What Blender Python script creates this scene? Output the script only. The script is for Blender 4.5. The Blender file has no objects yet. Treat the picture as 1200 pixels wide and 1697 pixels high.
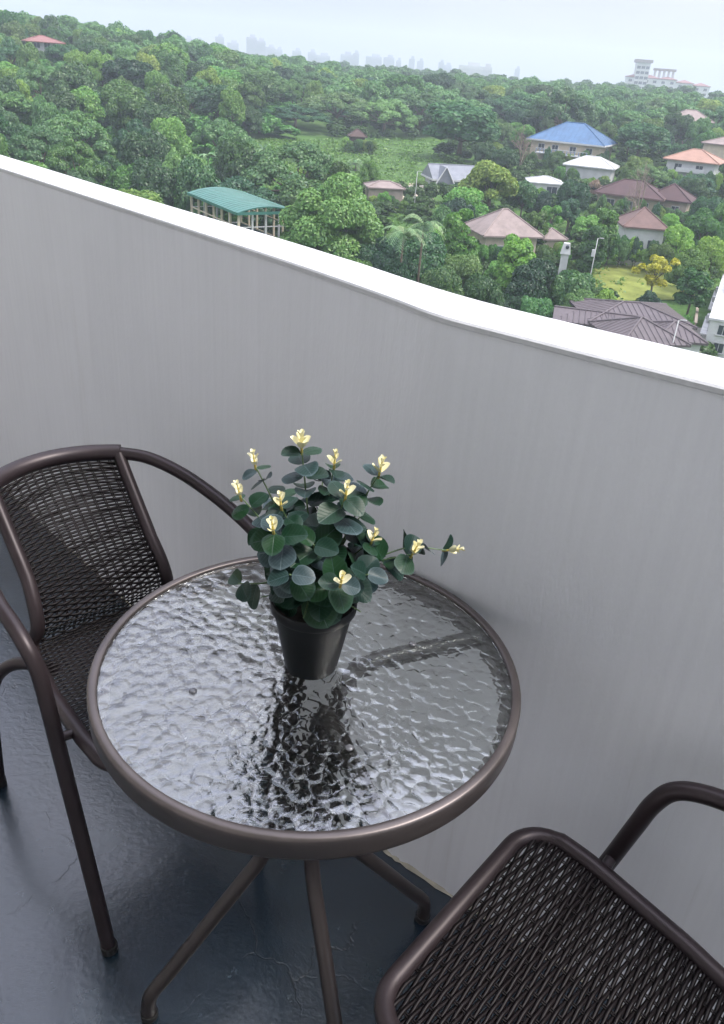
import bpy, math, random
import numpy as np
from mathutils import Vector, Matrix

# ------------------------------------------------------------------ camera
sc = bpy.context.scene
F_PX, PITCH, ROLL, CAM_Z = 1350.0, math.radians(28.7), math.radians(4.4), 1.453
SP, CP, SR, CR = math.sin(PITCH), math.cos(PITCH), math.sin(ROLL), math.cos(ROLL)
CAM = Vector((0, 0, CAM_Z))
DOWN, FWD, XR = Vector((0, -SP, -CP)), Vector((0, CP, -SP)), Vector((1, 0, 0))
c_right = CR * XR - SR * DOWN
c_up = -SR * XR - CR * DOWN
cam_d = bpy.data.cameras.new('camera')
cam_d.sensor_fit = 'HORIZONTAL'; cam_d.sensor_width = 36.0
cam_d.lens = 36.0 * F_PX / 1200.0
cam_d.clip_start = 0.02; cam_d.clip_end = 20000
cam = bpy.data.objects.new('camera', cam_d); sc.collection.objects.link(cam)
M = Matrix((c_right, c_up, -FWD)).transposed().to_4x4(); M.translation = CAM
cam.matrix_world = M
sc.camera = cam

# ------------------------------------------------------------------ world
world = bpy.data.worlds.new('World'); sc.world = world; world.use_nodes = True
wn, wl = world.node_tree.nodes, world.node_tree.links
for n in list(wn): wn.remove(n)
w_out = wn.new('ShaderNodeOutputWorld'); w_bg = wn.new('ShaderNodeBackground')
SUN_EL, SUN_AZ = math.radians(56), math.radians(98)      # azimuth from +Y toward +X
sky = wn.new('ShaderNodeTexSky'); sky.sky_type = 'NISHITA'; sky.sun_disc = False
sky.sun_elevation = SUN_EL; sky.sun_rotation = SUN_AZ
sky.air_density = 1.0; sky.dust_density = 3.0; sky.ozone_density = 1.0
geo = wn.new('ShaderNodeTexCoord')
sep = wn.new('ShaderNodeSeparateXYZ'); wl.new(geo.outputs['Generated'], sep.inputs[0])
# overcast luminance: (1 + 2 sin(elevation)) / 3 of the zenith value
mx = wn.new('ShaderNodeMath'); mx.operation = 'MAXIMUM'; mx.inputs[1].default_value = 0.0
wl.new(sep.outputs['Z'], mx.inputs[0])
ml = wn.new('ShaderNodeMath'); ml.operation = 'MULTIPLY_ADD'; ml.inputs[1].default_value = 3.7; ml.inputs[2].default_value = 1.0
wl.new(mx.outputs[0], ml.inputs[0])
mp = wn.new('ShaderNodeMapping'); mp.inputs['Scale'].default_value = (1.0, 1.0, 4.0); mp.inputs['Location'].default_value = (3.1, 0.4, 0.0)
wl.new(geo.outputs['Generated'], mp.inputs[0])
nz = wn.new('ShaderNodeTexNoise'); nz.inputs['Scale'].default_value = 1.7; nz.inputs['Detail'].default_value = 5; nz.inputs['Roughness'].default_value = 0.5
wl.new(mp.outputs[0], nz.inputs['Vector'])
cr = wn.new('ShaderNodeValToRGB')
cr.color_ramp.elements[0].position = 0.40; cr.color_ramp.elements[0].color = (0.715, 0.755, 0.985, 1)
cr.color_ramp.elements[1].position = 0.57; cr.color_ramp.elements[1].color = (0.885, 0.905, 1.0, 1)
wl.new(nz.outputs['Fac'], cr.inputs[0])
vm = wn.new('ShaderNodeVectorMath'); vm.operation = 'SCALE'
wl.new(cr.outputs[0], vm.inputs[0]); wl.new(ml.outputs[0], vm.inputs['Scale'])
vs = wn.new('ShaderNodeVectorMath'); vs.operation = 'SCALE'; vs.inputs['Scale'].default_value = 2.0
wl.new(vm.outputs[0], vs.inputs[0])
mixw = wn.new('ShaderNodeMix'); mixw.data_type = 'RGBA'; mixw.inputs['Factor'].default_value = 0.95
wl.new(sky.outputs[0], mixw.inputs['A']); wl.new(vs.outputs[0], mixw.inputs['B'])
wl.new(mixw.outputs['Result'], w_bg.inputs['Color'])
w_bg.inputs['Strength'].default_value = 0.12
wl.new(w_bg.outputs[0], w_out.inputs['Surface'])

# ------------------------------------------------------------------ sun (veiled by cloud)
sun_d = bpy.data.lights.new('sun', 'SUN'); sun_d.energy = 1.5; sun_d.angle = math.radians(20); sun_d.color = (1.0, 0.95, 0.86)
sun = bpy.data.objects.new('sun', sun_d); sc.collection.objects.link(sun)
sdir = Vector((math.sin(SUN_AZ) * math.cos(SUN_EL), math.cos(SUN_AZ) * math.cos(SUN_EL), math.sin(SUN_EL)))
sun.rotation_euler = sdir.to_track_quat('Z', 'Y').to_euler()
sun.location = (0, 0, 60)

vsn = sc.view_settings
vsn.view_transform = 'Standard'; vsn.look = 'None'; vsn.gamma = 1.0; vsn.use_curve_mapping = False
vsn.exposure = 1.55
sc.cycles.use_denoising = True
sc.cycles.max_bounces = 10; sc.cycles.diffuse_bounces = 4; sc.cycles.glossy_bounces = 4
sc.cycles.transmission_bounces = 8; sc.cycles.transparent_max_bounces = 12; sc.cycles.volume_bounces = 1
sc.cycles.volume_step_rate = 4.0
sc.cycles.sample_clamp_indirect = 6.0
sc.cycles.blur_glossy = 0.5

# ================================================================== helpers
col = sc.collection
rng = random.Random(7)
nrng = np.random.default_rng(7)

def link(o, parent=None):
    col.objects.link(o)
    if parent is not None: o.parent = parent
    return o

def tag(o, label=None, cat=None, group=None, kind=None):
    if label: o['label'] = label
    if cat: o['category'] = cat
    if group: o['group'] = group
    if kind: o['kind'] = kind
    return o

def empty(name, loc=(0, 0, 0), rz=0.0):
    o = bpy.data.objects.new(name, None); o.empty_display_size = 0.2
    o.location = loc; o.rotation_euler = (0, 0, rz)
    return link(o)

def np_mesh(name, V, Q=None, T=None, smooth=False):
    """mesh from a vertex array, a quad index array and / or a triangle index array"""
    me = bpy.data.meshes.new(name)
    V = np.asarray(V, np.float32)
    nq = 0 if Q is None else len(Q); nt = 0 if T is None else len(T)
    me.vertices.add(len(V)); me.vertices.foreach_set('co', V.ravel())
    loops = []; starts = []; totals = []
    p = 0
    if nq:
        loops.append(np.asarray(Q, np.int32).ravel()); starts.append(np.arange(nq, dtype=np.int32) * 4); p = nq * 4
    if nt:
        loops.append(np.asarray(T, np.int32).ravel()); starts.append(np.arange(nt, dtype=np.int32) * 3 + p)
    L = np.concatenate(loops); S = np.concatenate(starts)
    me.loops.add(len(L)); me.loops.foreach_set('vertex_index', L)
    me.polygons.add(len(S)); me.polygons.foreach_set('loop_start', S)
    me.update(calc_edges=True); me.validate()
    if smooth: me.polygons.foreach_set('use_smooth', np.ones(len(S), bool))
    return me

def catmull(pts, n=8, closed=False):
    P = [Vector(p) for p in pts]; out = []
    m = len(P)
    rngi = range(m if closed else m - 1)
    for i in rngi:
        if closed: a, b, c, d = P[i - 1], P[i], P[(i + 1) % m], P[(i + 2) % m]
        else:
            b, c = P[i], P[i + 1]
            a = P[i - 1] if i > 0 else b + (b - c); d = P[i + 2] if i + 2 < m else c + (c - b)
        for k in range(n):
            t = k / n
            out.append(0.5 * ((2 * b) + (-a + c) * t + (2 * a - 5 * b + 4 * c - d) * t * t + (-a + 3 * b - 3 * c + d) * t ** 3))
    if not closed: out.append(P[-1])
    return out

class MB:
    def __init__(s): s.v = []; s.f = []
    def add(s, V, F):
        o = len(s.v); s.v += [tuple(p) for p in V]; s.f += [tuple(i + o for i in f) for f in F]
    def box(s, c, d, rz=0.0):
        cx, cy, cz = c; hx, hy, hz = d[0] / 2, d[1] / 2, d[2] / 2
        ca, sa = math.cos(rz), math.sin(rz)
        V = [(cx + ca * x - sa * y, cy + sa * x + ca * y, cz + z) for z in (-hz, hz) for x, y in ((-hx, -hy), (hx, -hy), (hx, hy), (-hx, hy))]
        s.add(V, [(0, 3, 2, 1), (4, 5, 6, 7), (0, 1, 5, 4), (1, 2, 6, 5), (2, 3, 7, 6), (3, 0, 4, 7)])
    def tube(s, path, r, n=8, closed=False, flat=1.0, cap=True):
        P = [Vector(p) for p in path]; m = len(P)
        R = r if hasattr(r, '__len__') else [r] * m
        tang = []
        for i in range(m):
            a = P[i - 1] if (i > 0 or closed) else P[i]; b = P[(i + 1) % m] if (i < m - 1 or closed) else P[i]
            t = (b - a); tang.append(t.normalized() if t.length > 1e-9 else Vector((0, 0, 1)))
        ref = Vector((0, 0, 1)) if abs(tang[0].z) < 0.9 else Vector((1, 0, 0))
        u = (ref - ref.dot(tang[0]) * tang[0]).normalized()
        V = []
        for i in range(m):
            u = (u - u.dot(tang[i]) * tang[i])
            u = u.normalized() if u.length > 1e-6 else tang[i].orthogonal().normalized()
            w = tang[i].cross(u)
            for k in range(n):
                a = 2 * math.pi * k / n
                V.append(P[i] + u * (math.cos(a) * R[i] * flat) + w * (math.sin(a) * R[i]))
        Fc = []
        for i in range(m if closed else m - 1):
            j = (i + 1) % m
            for k in range(n):
                k2 = (k + 1) % n
                Fc.append((i * n + k, i * n + k2, j * n + k2, j * n + k))
        if cap and not closed:
            Fc.append(tuple(range(n))[::-1]); Fc.append(tuple((m - 1) * n + k for k in range(n)))
        s.add(V, Fc)
    def lathe(s, prof, n=48, c=(0, 0, 0), closed_prof=False):
        V = []
        for (r, z) in prof:
            for k in range(n):
                a = 2 * math.pi * k / n; V.append((c[0] + r * math.cos(a), c[1] + r * math.sin(a), c[2] + z))
        Fc = []; m = len(prof)
        for i in range(m if closed_prof else m - 1):
            j = (i + 1) % m
            for k in range(n):
                k2 = (k + 1) % n; Fc.append((i * n + k, i * n + k2, j * n + k2, j * n + k))
        s.add(V, Fc)
    def build(s, name, mat, parent=None, smooth=False, angle=None):
        me = bpy.data.meshes.new(name); me.from_pydata(s.v, [], s.f); me.update()
        if smooth:
            me.polygons.foreach_set('use_smooth', np.ones(len(me.polygons), bool))
            if angle is not None: me.set_sharp_from_angle(angle=math.radians(angle))
        if mat is not None: me.materials.append(mat)
        return link(bpy.data.objects.new(name, me), parent)

# ------------------------------------------------------------------ where things stand
def ray(u, v):
    x, y = (u - 600) / F_PX, (v - 848.5) / F_PX
    x, y = CR * x + SR * y, -SR * x + CR * y
    return Vector((x, CP - y * SP, -SP - y * CP))
def zat(u, v, r):
    d = ray(u, v); return CAM_Z + d.z * r / math.hypot(d.x, d.y)
def spot(u, v, r):
    d = ray(u, v); k = r / math.hypot(d.x, d.y); return Vector((d.x * k, d.y * k, CAM_Z + d.z * k))
def atY(u, v, Y):
    d = ray(u, v); k = Y / d.y; return Vector((d.x * k, Y, CAM_Z + d.z * k))
def proj(p):
    d = Vector(p) - CAM; z = d.dot(FWD)
    return 600 + F_PX * d.dot(c_right) / z, 848.5 - F_PX * d.dot(c_up) / z
GR = [0, 90, 130, 180, 235, 300, 400, 550, 800, 1500, 9000]
GZ = [-28, -27, -25, -21.5, -17, -14, -10.5, -9.5, -9, -10, -10]
LR = [0, 130, 200, 260, 320, 360, 450, 600, 900]
LZ = [0, 0, 3.0, 6.0, 10.0, 10.0, 5.0, 3.0, 0]
def gz(x, y):
    r = math.hypot(x, y); th = math.atan2(x, y) if r > 1 else 0
    z = float(np.interp(r, GR, GZ))
    f = min(1, max(0, (-th - 0.05) / 0.28)) if abs(th) < 1.6 else 0
    f = f * f * (3 - 2 * f)
    z += f * float(np.interp(r, LR, LZ))
    w = min(1, r / 100)
    z += w * (0.5 * math.sin(x * 0.043 + 1.3) * math.cos(y * 0.037) + 0.25 * math.sin(x * 0.11 + y * 0.09))
    return z
def ground_hit(u, v, r0=60, r1=900):
    d = ray(u, v); k = 1 / math.hypot(d.x, d.y); r = r0
    while r < r1:
        if CAM_Z + d.z * k * r < gz(d.x * k * r, d.y * k * r): break
        r += 1.0
    return Vector((d.x * k * r, d.y * k * r, gz(d.x * k * r, d.y * k * r)))

# ================================================================== materials
def mat(name):
    m = bpy.data.materials.new(name); m.use_nodes = True
    nt = m.node_tree; b = nt.nodes['Principled BSDF']
    return m, nt, b
def nd(nt, t, **kw):
    n = nt.nodes.new(t)
    for k, v in kw.items():
        if k in n.inputs: n.inputs[k].default_value = v
        else: setattr(n, k, v)
    return n
def ramp(nt, src, stops):
    n = nt.nodes.new('ShaderNodeValToRGB'); e = n.color_ramp.elements
    while len(e) < len(stops): e.new(0.5)
    for k, (p, c) in enumerate(stops):
        e[k].position = p; e[k].color = (*c, 1) if len(c) == 3 else c
    nt.links.new(src, n.inputs[0]); return n.outputs[0]
def plain(name, c, rough=0.7, var=0.12, scale=3.0, bump=0.0, metal=0.0, spec=0.5):
    m, nt, b = mat(name)
    tc = nd(nt, 'ShaderNodeTexCoord'); nz = nd(nt, 'ShaderNodeTexNoise', Scale=scale, Detail=6.0, Roughness=0.6)
    nt.links.new(tc.outputs['Object'], nz.inputs['Vector'])
    lo = tuple(x * (1 - var) for x in c); hi = tuple(min(1, x * (1 + var)) for x in c)
    nt.links.new(ramp(nt, nz.outputs['Fac'], [(0.3, lo), (0.7, hi)]), b.inputs['Base Color'])
    b.inputs['Roughness'].default_value = rough; b.inputs['Metallic'].default_value = metal
    b.inputs['Specular IOR Level'].default_value = spec
    if bump:
        bp = nd(nt, 'ShaderNodeBump', Strength=bump, Distance=0.02); nt.links.new(nz.outputs['Fac'], bp.inputs['Height'])
        nt.links.new(bp.outputs[0], b.inputs['Normal'])
    return m

MT = {}
# painted plaster of the parapet: fine vertical roller marks, faint runs, rare chips
def wall_mat(name, c1, c2):
    m, nt, b = mat(name)
    tc = nd(nt, 'ShaderNodeTexCoord')
    mp = nd(nt, 'ShaderNodeMapping'); mp.inputs['Scale'].default_value = (90, 90, 3.0)
    nt.links.new(tc.outputs['Object'], mp.inputs[0])
    n1 = nd(nt, 'ShaderNodeTexNoise', Scale=1.0, Detail=4.0); nt.links.new(mp.outputs[0], n1.inputs['Vector'])
    n2 = nd(nt, 'ShaderNodeTexNoise', Scale=2.3, Detail=6.0, Roughness=0.65); nt.links.new(tc.outputs['Object'], n2.inputs['Vector'])
    mxn = nd(nt, 'ShaderNodeMix'); mxn.inputs[0].default_value = 0.6
    nt.links.new(n1.outputs['Fac'], mxn.inputs[2]); nt.links.new(n2.outputs['Fac'], mxn.inputs[3])
    base = ramp(nt, mxn.outputs[0], [(0.32, c1), (0.62, c2)])
    mp4 = nd(nt, 'ShaderNodeMapping'); mp4.inputs['Scale'].default_value = (26, 26, 0.9); nt.links.new(tc.outputs['Object'], mp4.inputs[0])
    n5 = nd(nt, 'ShaderNodeTexNoise', Scale=1.0, Detail=5.0, Roughness=0.7); nt.links.new(mp4.outputs[0], n5.inputs['Vector'])
    n6 = nd(nt, 'ShaderNodeTexNoise', Scale=1.6, Detail=3.0); nt.links.new(tc.outputs['Object'], n6.inputs['Vector'])
    st1 = ramp(nt, n5.outputs['Fac'], [(0.56, (0, 0, 0)), (0.72, (1, 1, 1))]); st2 = ramp(nt, n6.outputs['Fac'], [(0.48, (0, 0, 0)), (0.64, (0.22, 0.22, 0.22))])
    stm = nd(nt, 'ShaderNodeMath', operation='MULTIPLY'); nt.links.new(st1, stm.inputs[0]); nt.links.new(st2, stm.inputs[1])
    smx = nd(nt, 'ShaderNodeMix', data_type='RGBA'); smx.inputs['B'].default_value = (0.40, 0.36, 0.32, 1); nt.links.new(stm.outputs[0], smx.inputs['Factor']); nt.links.new(base, smx.inputs['A']); base = smx.outputs['Result']
    vo = nd(nt, 'ShaderNodeTexVoronoi', Scale=9.0); nt.links.new(tc.outputs['Object'], vo.inputs['Vector'])
    chips = ramp(nt, vo.outputs['Distance'], [(0.014, (0, 0, 0)), (0.024, (1, 1, 1))])
    vr = nd(nt, 'ShaderNodeSeparateColor'); nt.links.new(vo.outputs['Color'], vr.inputs[0])
    gt = nd(nt, 'ShaderNodeMath', operation='LESS_THAN'); gt.inputs[1].default_value = 0.72; nt.links.new(vr.outputs[0], gt.inputs[0])
    ad = nd(nt, 'ShaderNodeMath', operation='MAXIMUM'); nt.links.new(chips, ad.inputs[0]); nt.links.new(gt.outputs[0], ad.inputs[1])
    mc = nd(nt, 'ShaderNodeMix', data_type='RGBA'); mc.inputs['A'].default_value = (0.06, 0.055, 0.05, 1)
    nt.links.new(ad.outputs[0], mc.inputs['Factor']); nt.links.new(base, mc.inputs['B'])
    nt.links.new(mc.outputs['Result'], b.inputs['Base Color'])
    b.inputs['Roughness'].default_value = 0.62
    mp3 = nd(nt, 'ShaderNodeMapping'); mp3.inputs['Scale'].default_value = (260, 260, 60)
    nt.links.new(tc.outputs['Object'], mp3.inputs[0])
    n3 = nd(nt, 'ShaderNodeTexNoise', Scale=1.0, Detail=3.0); nt.links.new(mp3.outputs[0], n3.inputs['Vector'])
    b1 = nd(nt, 'ShaderNodeBump', Strength=0.16, Distance=0.004); nt.links.new(n3.outputs['Fac'], b1.inputs['Height'])
    b2 = nd(nt, 'ShaderNodeBump', Strength=0.25, Distance=0.01); nt.links.new(n2.outputs['Fac'], b2.inputs['Height']); nt.links.new(b1.outputs[0], b2.inputs['Normal'])
    nt.links.new(b2.outputs[0], b.inputs['Normal'])
    return m
MT['wall'] = wall_mat('parapet_paint', (0.73, 0.73, 0.77), (0.79, 0.79, 0.83))
MT['coping'] = wall_mat('coping_paint', (0.52, 0.52, 0.535), (0.60, 0.60, 0.615))
MT['facade'] = plain('facade_paint', (0.84, 0.80, 0.74), 0.7, 0.05, 2.0)
MT['ceiling'] = plain('ceiling_paint', (0.60, 0.57, 0.54), 0.8, 0.04, 2.0)

def floor_mat():
    m, nt, b = mat('floor_paint')
    tc = nd(nt, 'ShaderNodeTexCoord')
    n1 = nd(nt, 'ShaderNodeTexNoise', Scale=3.2, Detail=8.0, Roughness=0.65); nt.links.new(tc.outputs['Object'], n1.inputs['Vector'])
    base = ramp(nt, n1.outputs['Fac'], [(0.30, (0.007, 0.015, 0.027)), (0.55, (0.012, 0.025, 0.040)), (0.75, (0.030, 0.052, 0.064))])
    sc_ = nd(nt, 'ShaderNodeTexNoise', Scale=11.0, Detail=9.0, Roughness=0.75); nt.links.new(tc.outputs['Object'], sc_.inputs['Vector'])
    sw = ramp(nt, sc_.outputs['Fac'], [(0.60, (0, 0, 0)), (0.74, (0.35, 0.35, 0.35))])
    sm = nd(nt, 'ShaderNodeMix', data_type='RGBA'); sm.inputs['B'].default_value = (0.10, 0.115, 0.125, 1)
    nt.links.new(sw, sm.inputs['Factor']); nt.links.new(base, sm.inputs['A']); base = sm.outputs['Result']
    # hairline cracks: warped cell edges, broken up by a second noise
    wn_ = nd(nt, 'ShaderNodeTexNoise', Scale=7.0, Detail=5.0); nt.links.new(tc.outputs['Object'], wn_.inputs['Vector'])
    wm = nd(nt, 'ShaderNodeMix', data_type='VECTOR'); wm.inputs['Factor'].default_value = 0.16
    nt.links.new(tc.outputs['Object'], wm.inputs['A']); nt.links.new(wn_.outputs['Color'], wm.inputs['B'])
    vo = nd(nt, 'ShaderNodeTexVoronoi', Scale=3.6, feature='DISTANCE_TO_EDGE'); nt.links.new(wm.outputs['Result'], vo.inputs['Vector'])
    cw = ramp(nt, vo.outputs['Distance'], [(0.0016, (0.9, 0.9, 0.9)), (0.0075, (0, 0, 0))])
    n4 = nd(nt, 'ShaderNodeTexNoise', Scale=4.0, Detail=2.0); nt.links.new(tc.outputs['Object'], n4.inputs['Vector'])
    br = ramp(nt, n4.outputs['Fac'], [(0.46, (0, 0, 0)), (0.56, (1, 1, 1))])
    mk = nd(nt, 'ShaderNodeMath', operation='MULTIPLY'); nt.links.new(cw, mk.inputs[0]); nt.links.new(br, mk.inputs[1])
    ck = nd(nt, 'ShaderNodeMix', data_type='RGBA'); ck.inputs['B'].default_value = (0.004, 0.006, 0.008, 1)
    nt.links.new(mk.outputs[0], ck.inputs['Factor']); nt.links.new(base, ck.inputs['A'])
    nt.links.new(ck.outputs['Result'], b.inputs['Base Color'])
    n2 = nd(nt, 'ShaderNodeTexNoise', Scale=60.0, Detail=5.0, Roughness=0.6); nt.links.new(tc.outputs['Object'], n2.inputs['Vector'])
    rr = nd(nt, 'ShaderNodeMapRange'); rr.inputs['To Min'].default_value = 0.17; rr.inputs['To Max'].default_value = 0.34
    nt.links.new(n1.outputs['Fac'], rr.inputs['Value']); nt.links.new(rr.outputs[0], b.inputs['Roughness'])
    b1 = nd(nt, 'ShaderNodeBump', Strength=0.38, Distance=0.003); nt.links.new(n2.outputs['Fac'], b1.inputs['Height'])
    b2 = nd(nt, 'ShaderNodeBump', Strength=0.35, Distance=0.002, invert=True); nt.links.new(mk.outputs[0], b2.inputs['Height']); nt.links.new(b1.outputs[0], b2.inputs['Normal'])
    b3 = nd(nt, 'ShaderNodeBump', Strength=0.06, Distance=0.012); nt.links.new(n1.outputs['Fac'], b3.inputs['Height']); nt.links.new(b2.outputs[0], b3.inputs['Normal'])
    nt.links.new(b3.outputs[0], b.inputs['Normal'])
    b.inputs['Specular IOR Level'].default_value = 0.85
    b.inputs['Coat Weight'].default_value = 0.45; b.inputs['Coat Roughness'].default_value = 0.16
    return m
MT['floor'] = floor_mat()

def frame_mat(name, c, rough=0.38, metal=0.0, spec=0.5):
    m, nt, b = mat(name)
    b.inputs['Metallic'].default_value = metal; b.inputs['Specular IOR Level'].default_value = spec
    tc = nd(nt, 'ShaderNodeTexCoord'); nz = nd(nt, 'ShaderNodeTexNoise', Scale=420.0, Detail=2.0)
    nt.links.new(tc.outputs['Object'], nz.inputs['Vector'])
    n2 = nd(nt, 'ShaderNodeTexNoise', Scale=14.0, Detail=5.0); nt.links.new(tc.outputs['Object'], n2.inputs['Vector'])
    nt.links.new(ramp(nt, n2.outputs['Fac'], [(0.3, tuple(x * 0.85 for x in c)), (0.7, tuple(x * 1.15 for x in c))]), b.inputs['Base Color'])
    rr = nd(nt, 'ShaderNodeMapRange'); rr.inputs['To Min'].default_value = rough - 0.05; rr.inputs['To Max'].default_value = rough + 0.1
    nt.links.new(n2.outputs['Fac'], rr.inputs['Value']); nt.links.new(rr.outputs[0], b.inputs['Roughness'])
    bp = nd(nt, 'ShaderNodeBump', Strength=0.10, Distance=0.0006); nt.links.new(nz.outputs['Fac'], bp.inputs['Height']); nt.links.new(bp.outputs[0], b.inputs['Normal'])
    return m
MT['frame'] = frame_mat('brown_powder_coat', (0.036, 0.026, 0.029), 0.38, 0.4)
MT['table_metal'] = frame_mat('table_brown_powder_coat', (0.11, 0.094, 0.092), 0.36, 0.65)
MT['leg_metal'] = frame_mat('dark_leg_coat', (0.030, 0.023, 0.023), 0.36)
MT['weave'] = frame_mat('dark_rattan', (0.008, 0.0055, 0.0065), 0.45, 0.0, 0.22)
MT['pot'] = plain('black_plastic', (0.003, 0.004, 0.006), 0.5, 0.15, 20.0, spec=0.3)
MT['soil'] = plain('soil', (0.03, 0.022, 0.016), 0.95, 0.4, 60.0, 0.6)
MT['rubber'] = plain('black_rubber', (0.012, 0.012, 0.013), 0.7)
MT['clear_bolt'] = plain('clear_disc', (0.10, 0.10, 0.11), 0.2, 0.05, 30.0, spec=0.8)

def glass_mat():
    m, nt, b = mat('hammered_glass')
    tc = nd(nt, 'ShaderNodeTexCoord')
    wn_ = nd(nt, 'ShaderNodeTexNoise', Scale=34.0, Detail=2.0); nt.links.new(tc.outputs['Object'], wn_.inputs['Vector'])
    wm = nd(nt, 'ShaderNodeMix', data_type='VECTOR'); wm.inputs['Factor'].default_value = 0.016
    nt.links.new(tc.outputs['Object'], wm.inputs['A']); nt.links.new(wn_.outputs['Color'], wm.inputs['B'])
    vf = nd(nt, 'ShaderNodeTexVoronoi', Scale=66.0, feature='SMOOTH_F1', Smoothness=0.22); nt.links.new(wm.outputs['Result'], vf.inputs['Vector'])
    n2 = nd(nt, 'ShaderNodeTexNoise', Scale=30.0, Detail=2.0); nt.links.new(tc.outputs['Object'], n2.inputs['Vector'])
    sq = nd(nt, 'ShaderNodeMath', operation='POWER'); sq.inputs[1].default_value = 2.0; nt.links.new(vf.outputs['Distance'], sq.inputs[0])
    a2 = nd(nt, 'ShaderNodeMath', operation='MULTIPLY_ADD'); a2.inputs[1].default_value = -3.6; nt.links.new(sq.outputs[0], a2.inputs[0]); nt.links.new(n2.outputs['Fac'], a2.inputs[2])
    bp = nd(nt, 'ShaderNodeBump', Strength=0.85, Distance=0.00044); nt.links.new(a2.outputs[0], bp.inputs['Height'])
    nt.links.new(bp.outputs[0], b.inputs['Normal'])
    b.inputs['Base Color'].default_value = (0.93, 0.97, 0.95, 1)
    b.inputs['Transmission Weight'].default_value = 1.0
    b.inputs['Roughness'].default_value = 0.03; b.inputs['IOR'].default_value = 2.0
    return m
MT['glass'] = glass_mat()

def leaf_plant(name, a, c, rough, veins=0.55):
    m, nt, b = mat(name)
    oi = nd(nt, 'ShaderNodeObjectInfo')
    tc = nd(nt, 'ShaderNodeTexCoord'); nz = nd(nt, 'ShaderNodeTexNoise', Scale=55.0, Detail=4.0); nt.links.new(tc.outputs['Object'], nz.inputs['Vector'])
    mxn = nd(nt, 'ShaderNodeMix'); mxn.inputs[0].default_value = 0.3
    nt.links.new(oi.outputs['Random'], mxn.inputs[2]); nt.links.new(nz.outputs['Fac'], mxn.inputs[3])
    base = ramp(nt, mxn.outputs[0], [(0.1, a), (0.9, c)])
    sx = nd(nt, 'ShaderNodeSeparateXYZ'); nt.links.new(tc.outputs['Object'], sx.inputs[0])
    ab = nd(nt, 'ShaderNodeMath', operation='ABSOLUTE'); nt.links.new(sx.outputs['Y'], ab.inputs[0])
    rib = ramp(nt, ab.outputs[0], [(0.006, (1, 1, 1)), (0.02, (0, 0, 0))])
    vy = nd(nt, 'ShaderNodeMath', operation='MULTIPLY_ADD'); vy.inputs[1].default_value = -0.8; nt.links.new(ab.outputs[0], vy.inputs[0]); nt.links.new(sx.outputs['X'], vy.inputs[2])
    ws = nd(nt, 'ShaderNodeMath', operation='MULTIPLY'); ws.inputs[1].default_value = 44.0; nt.links.new(vy.outputs[0], ws.inputs[0])
    sn = nd(nt, 'ShaderNodeMath', operation='SINE'); nt.links.new(ws.outputs[0], sn.inputs[0])
    vein = ramp(nt, sn.outputs[0], [(0.90, (0, 0, 0)), (1.0, (0.55, 0.55, 0.55))])
    cx = nd(nt, 'ShaderNodeVectorMath', operation='DISTANCE'); cx.inputs[1].default_value = (0.5, 0, 0); nt.links.new(tc.outputs['Object'], cx.inputs[0])
    edge = ramp(nt, cx.outputs['Value'], [(0.42, (0, 0, 0)), (0.5, (0.7, 0.7, 0.7))])
    m1 = nd(nt, 'ShaderNodeMath', operation='MAXIMUM'); nt.links.new(rib, m1.inputs[0]); nt.links.new(vein, m1.inputs[1])
    m2 = nd(nt, 'ShaderNodeMath', operation='MAXIMUM'); nt.links.new(m1.outputs[0], m2.inputs[0]); nt.links.new(edge, m2.inputs[1])
    m3 = nd(nt, 'ShaderNodeMath', operation='MULTIPLY'); m3.inputs[1].default_value = veins; nt.links.new(m2.outputs[0], m3.inputs[0])
    mc = nd(nt, 'ShaderNodeMix', data_type='RGBA'); mc.inputs['B'].default_value = tuple(min(1, x * 2.2 + 0.03) for x in c) + (1,)
    nt.links.new(m3.outputs[0], mc.inputs['Factor']); nt.links.new(base, mc.inputs['A']); nt.links.new(mc.outputs['Result'], b.inputs['Base Color'])
    bp = nd(nt, 'ShaderNodeBump', Strength=0.25, Distance=0.02, invert=True); nt.links.new(m1.outputs[0], bp.inputs['Height']); nt.links.new(bp.outputs[0], b.inputs['Normal'])
    b.inputs['Roughness'].default_value = rough; b.inputs['Specular IOR Level'].default_value = 0.25
    return m
MT['leaf'] = leaf_plant('eucalyptus_leaf', (0.008, 0.038, 0.010), (0.006, 0.022, 0.019), 0.40)
MT['leaf_grey'] = leaf_plant('eucalyptus_leaf_grey', (0.014, 0.038, 0.033), (0.036, 0.056, 0.064), 0.4)
MT['blossom'] = leaf_plant('cream_tip', (0.74, 0.68, 0.36), (0.86, 0.83, 0.62), 0.5, 0.15)
MT['stem'] = plain('green_stem', (0.10, 0.16, 0.07), 0.5)
MT['tip_stem'] = plain('yellow_stem', (0.45, 0.36, 0.09), 0.5)

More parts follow.
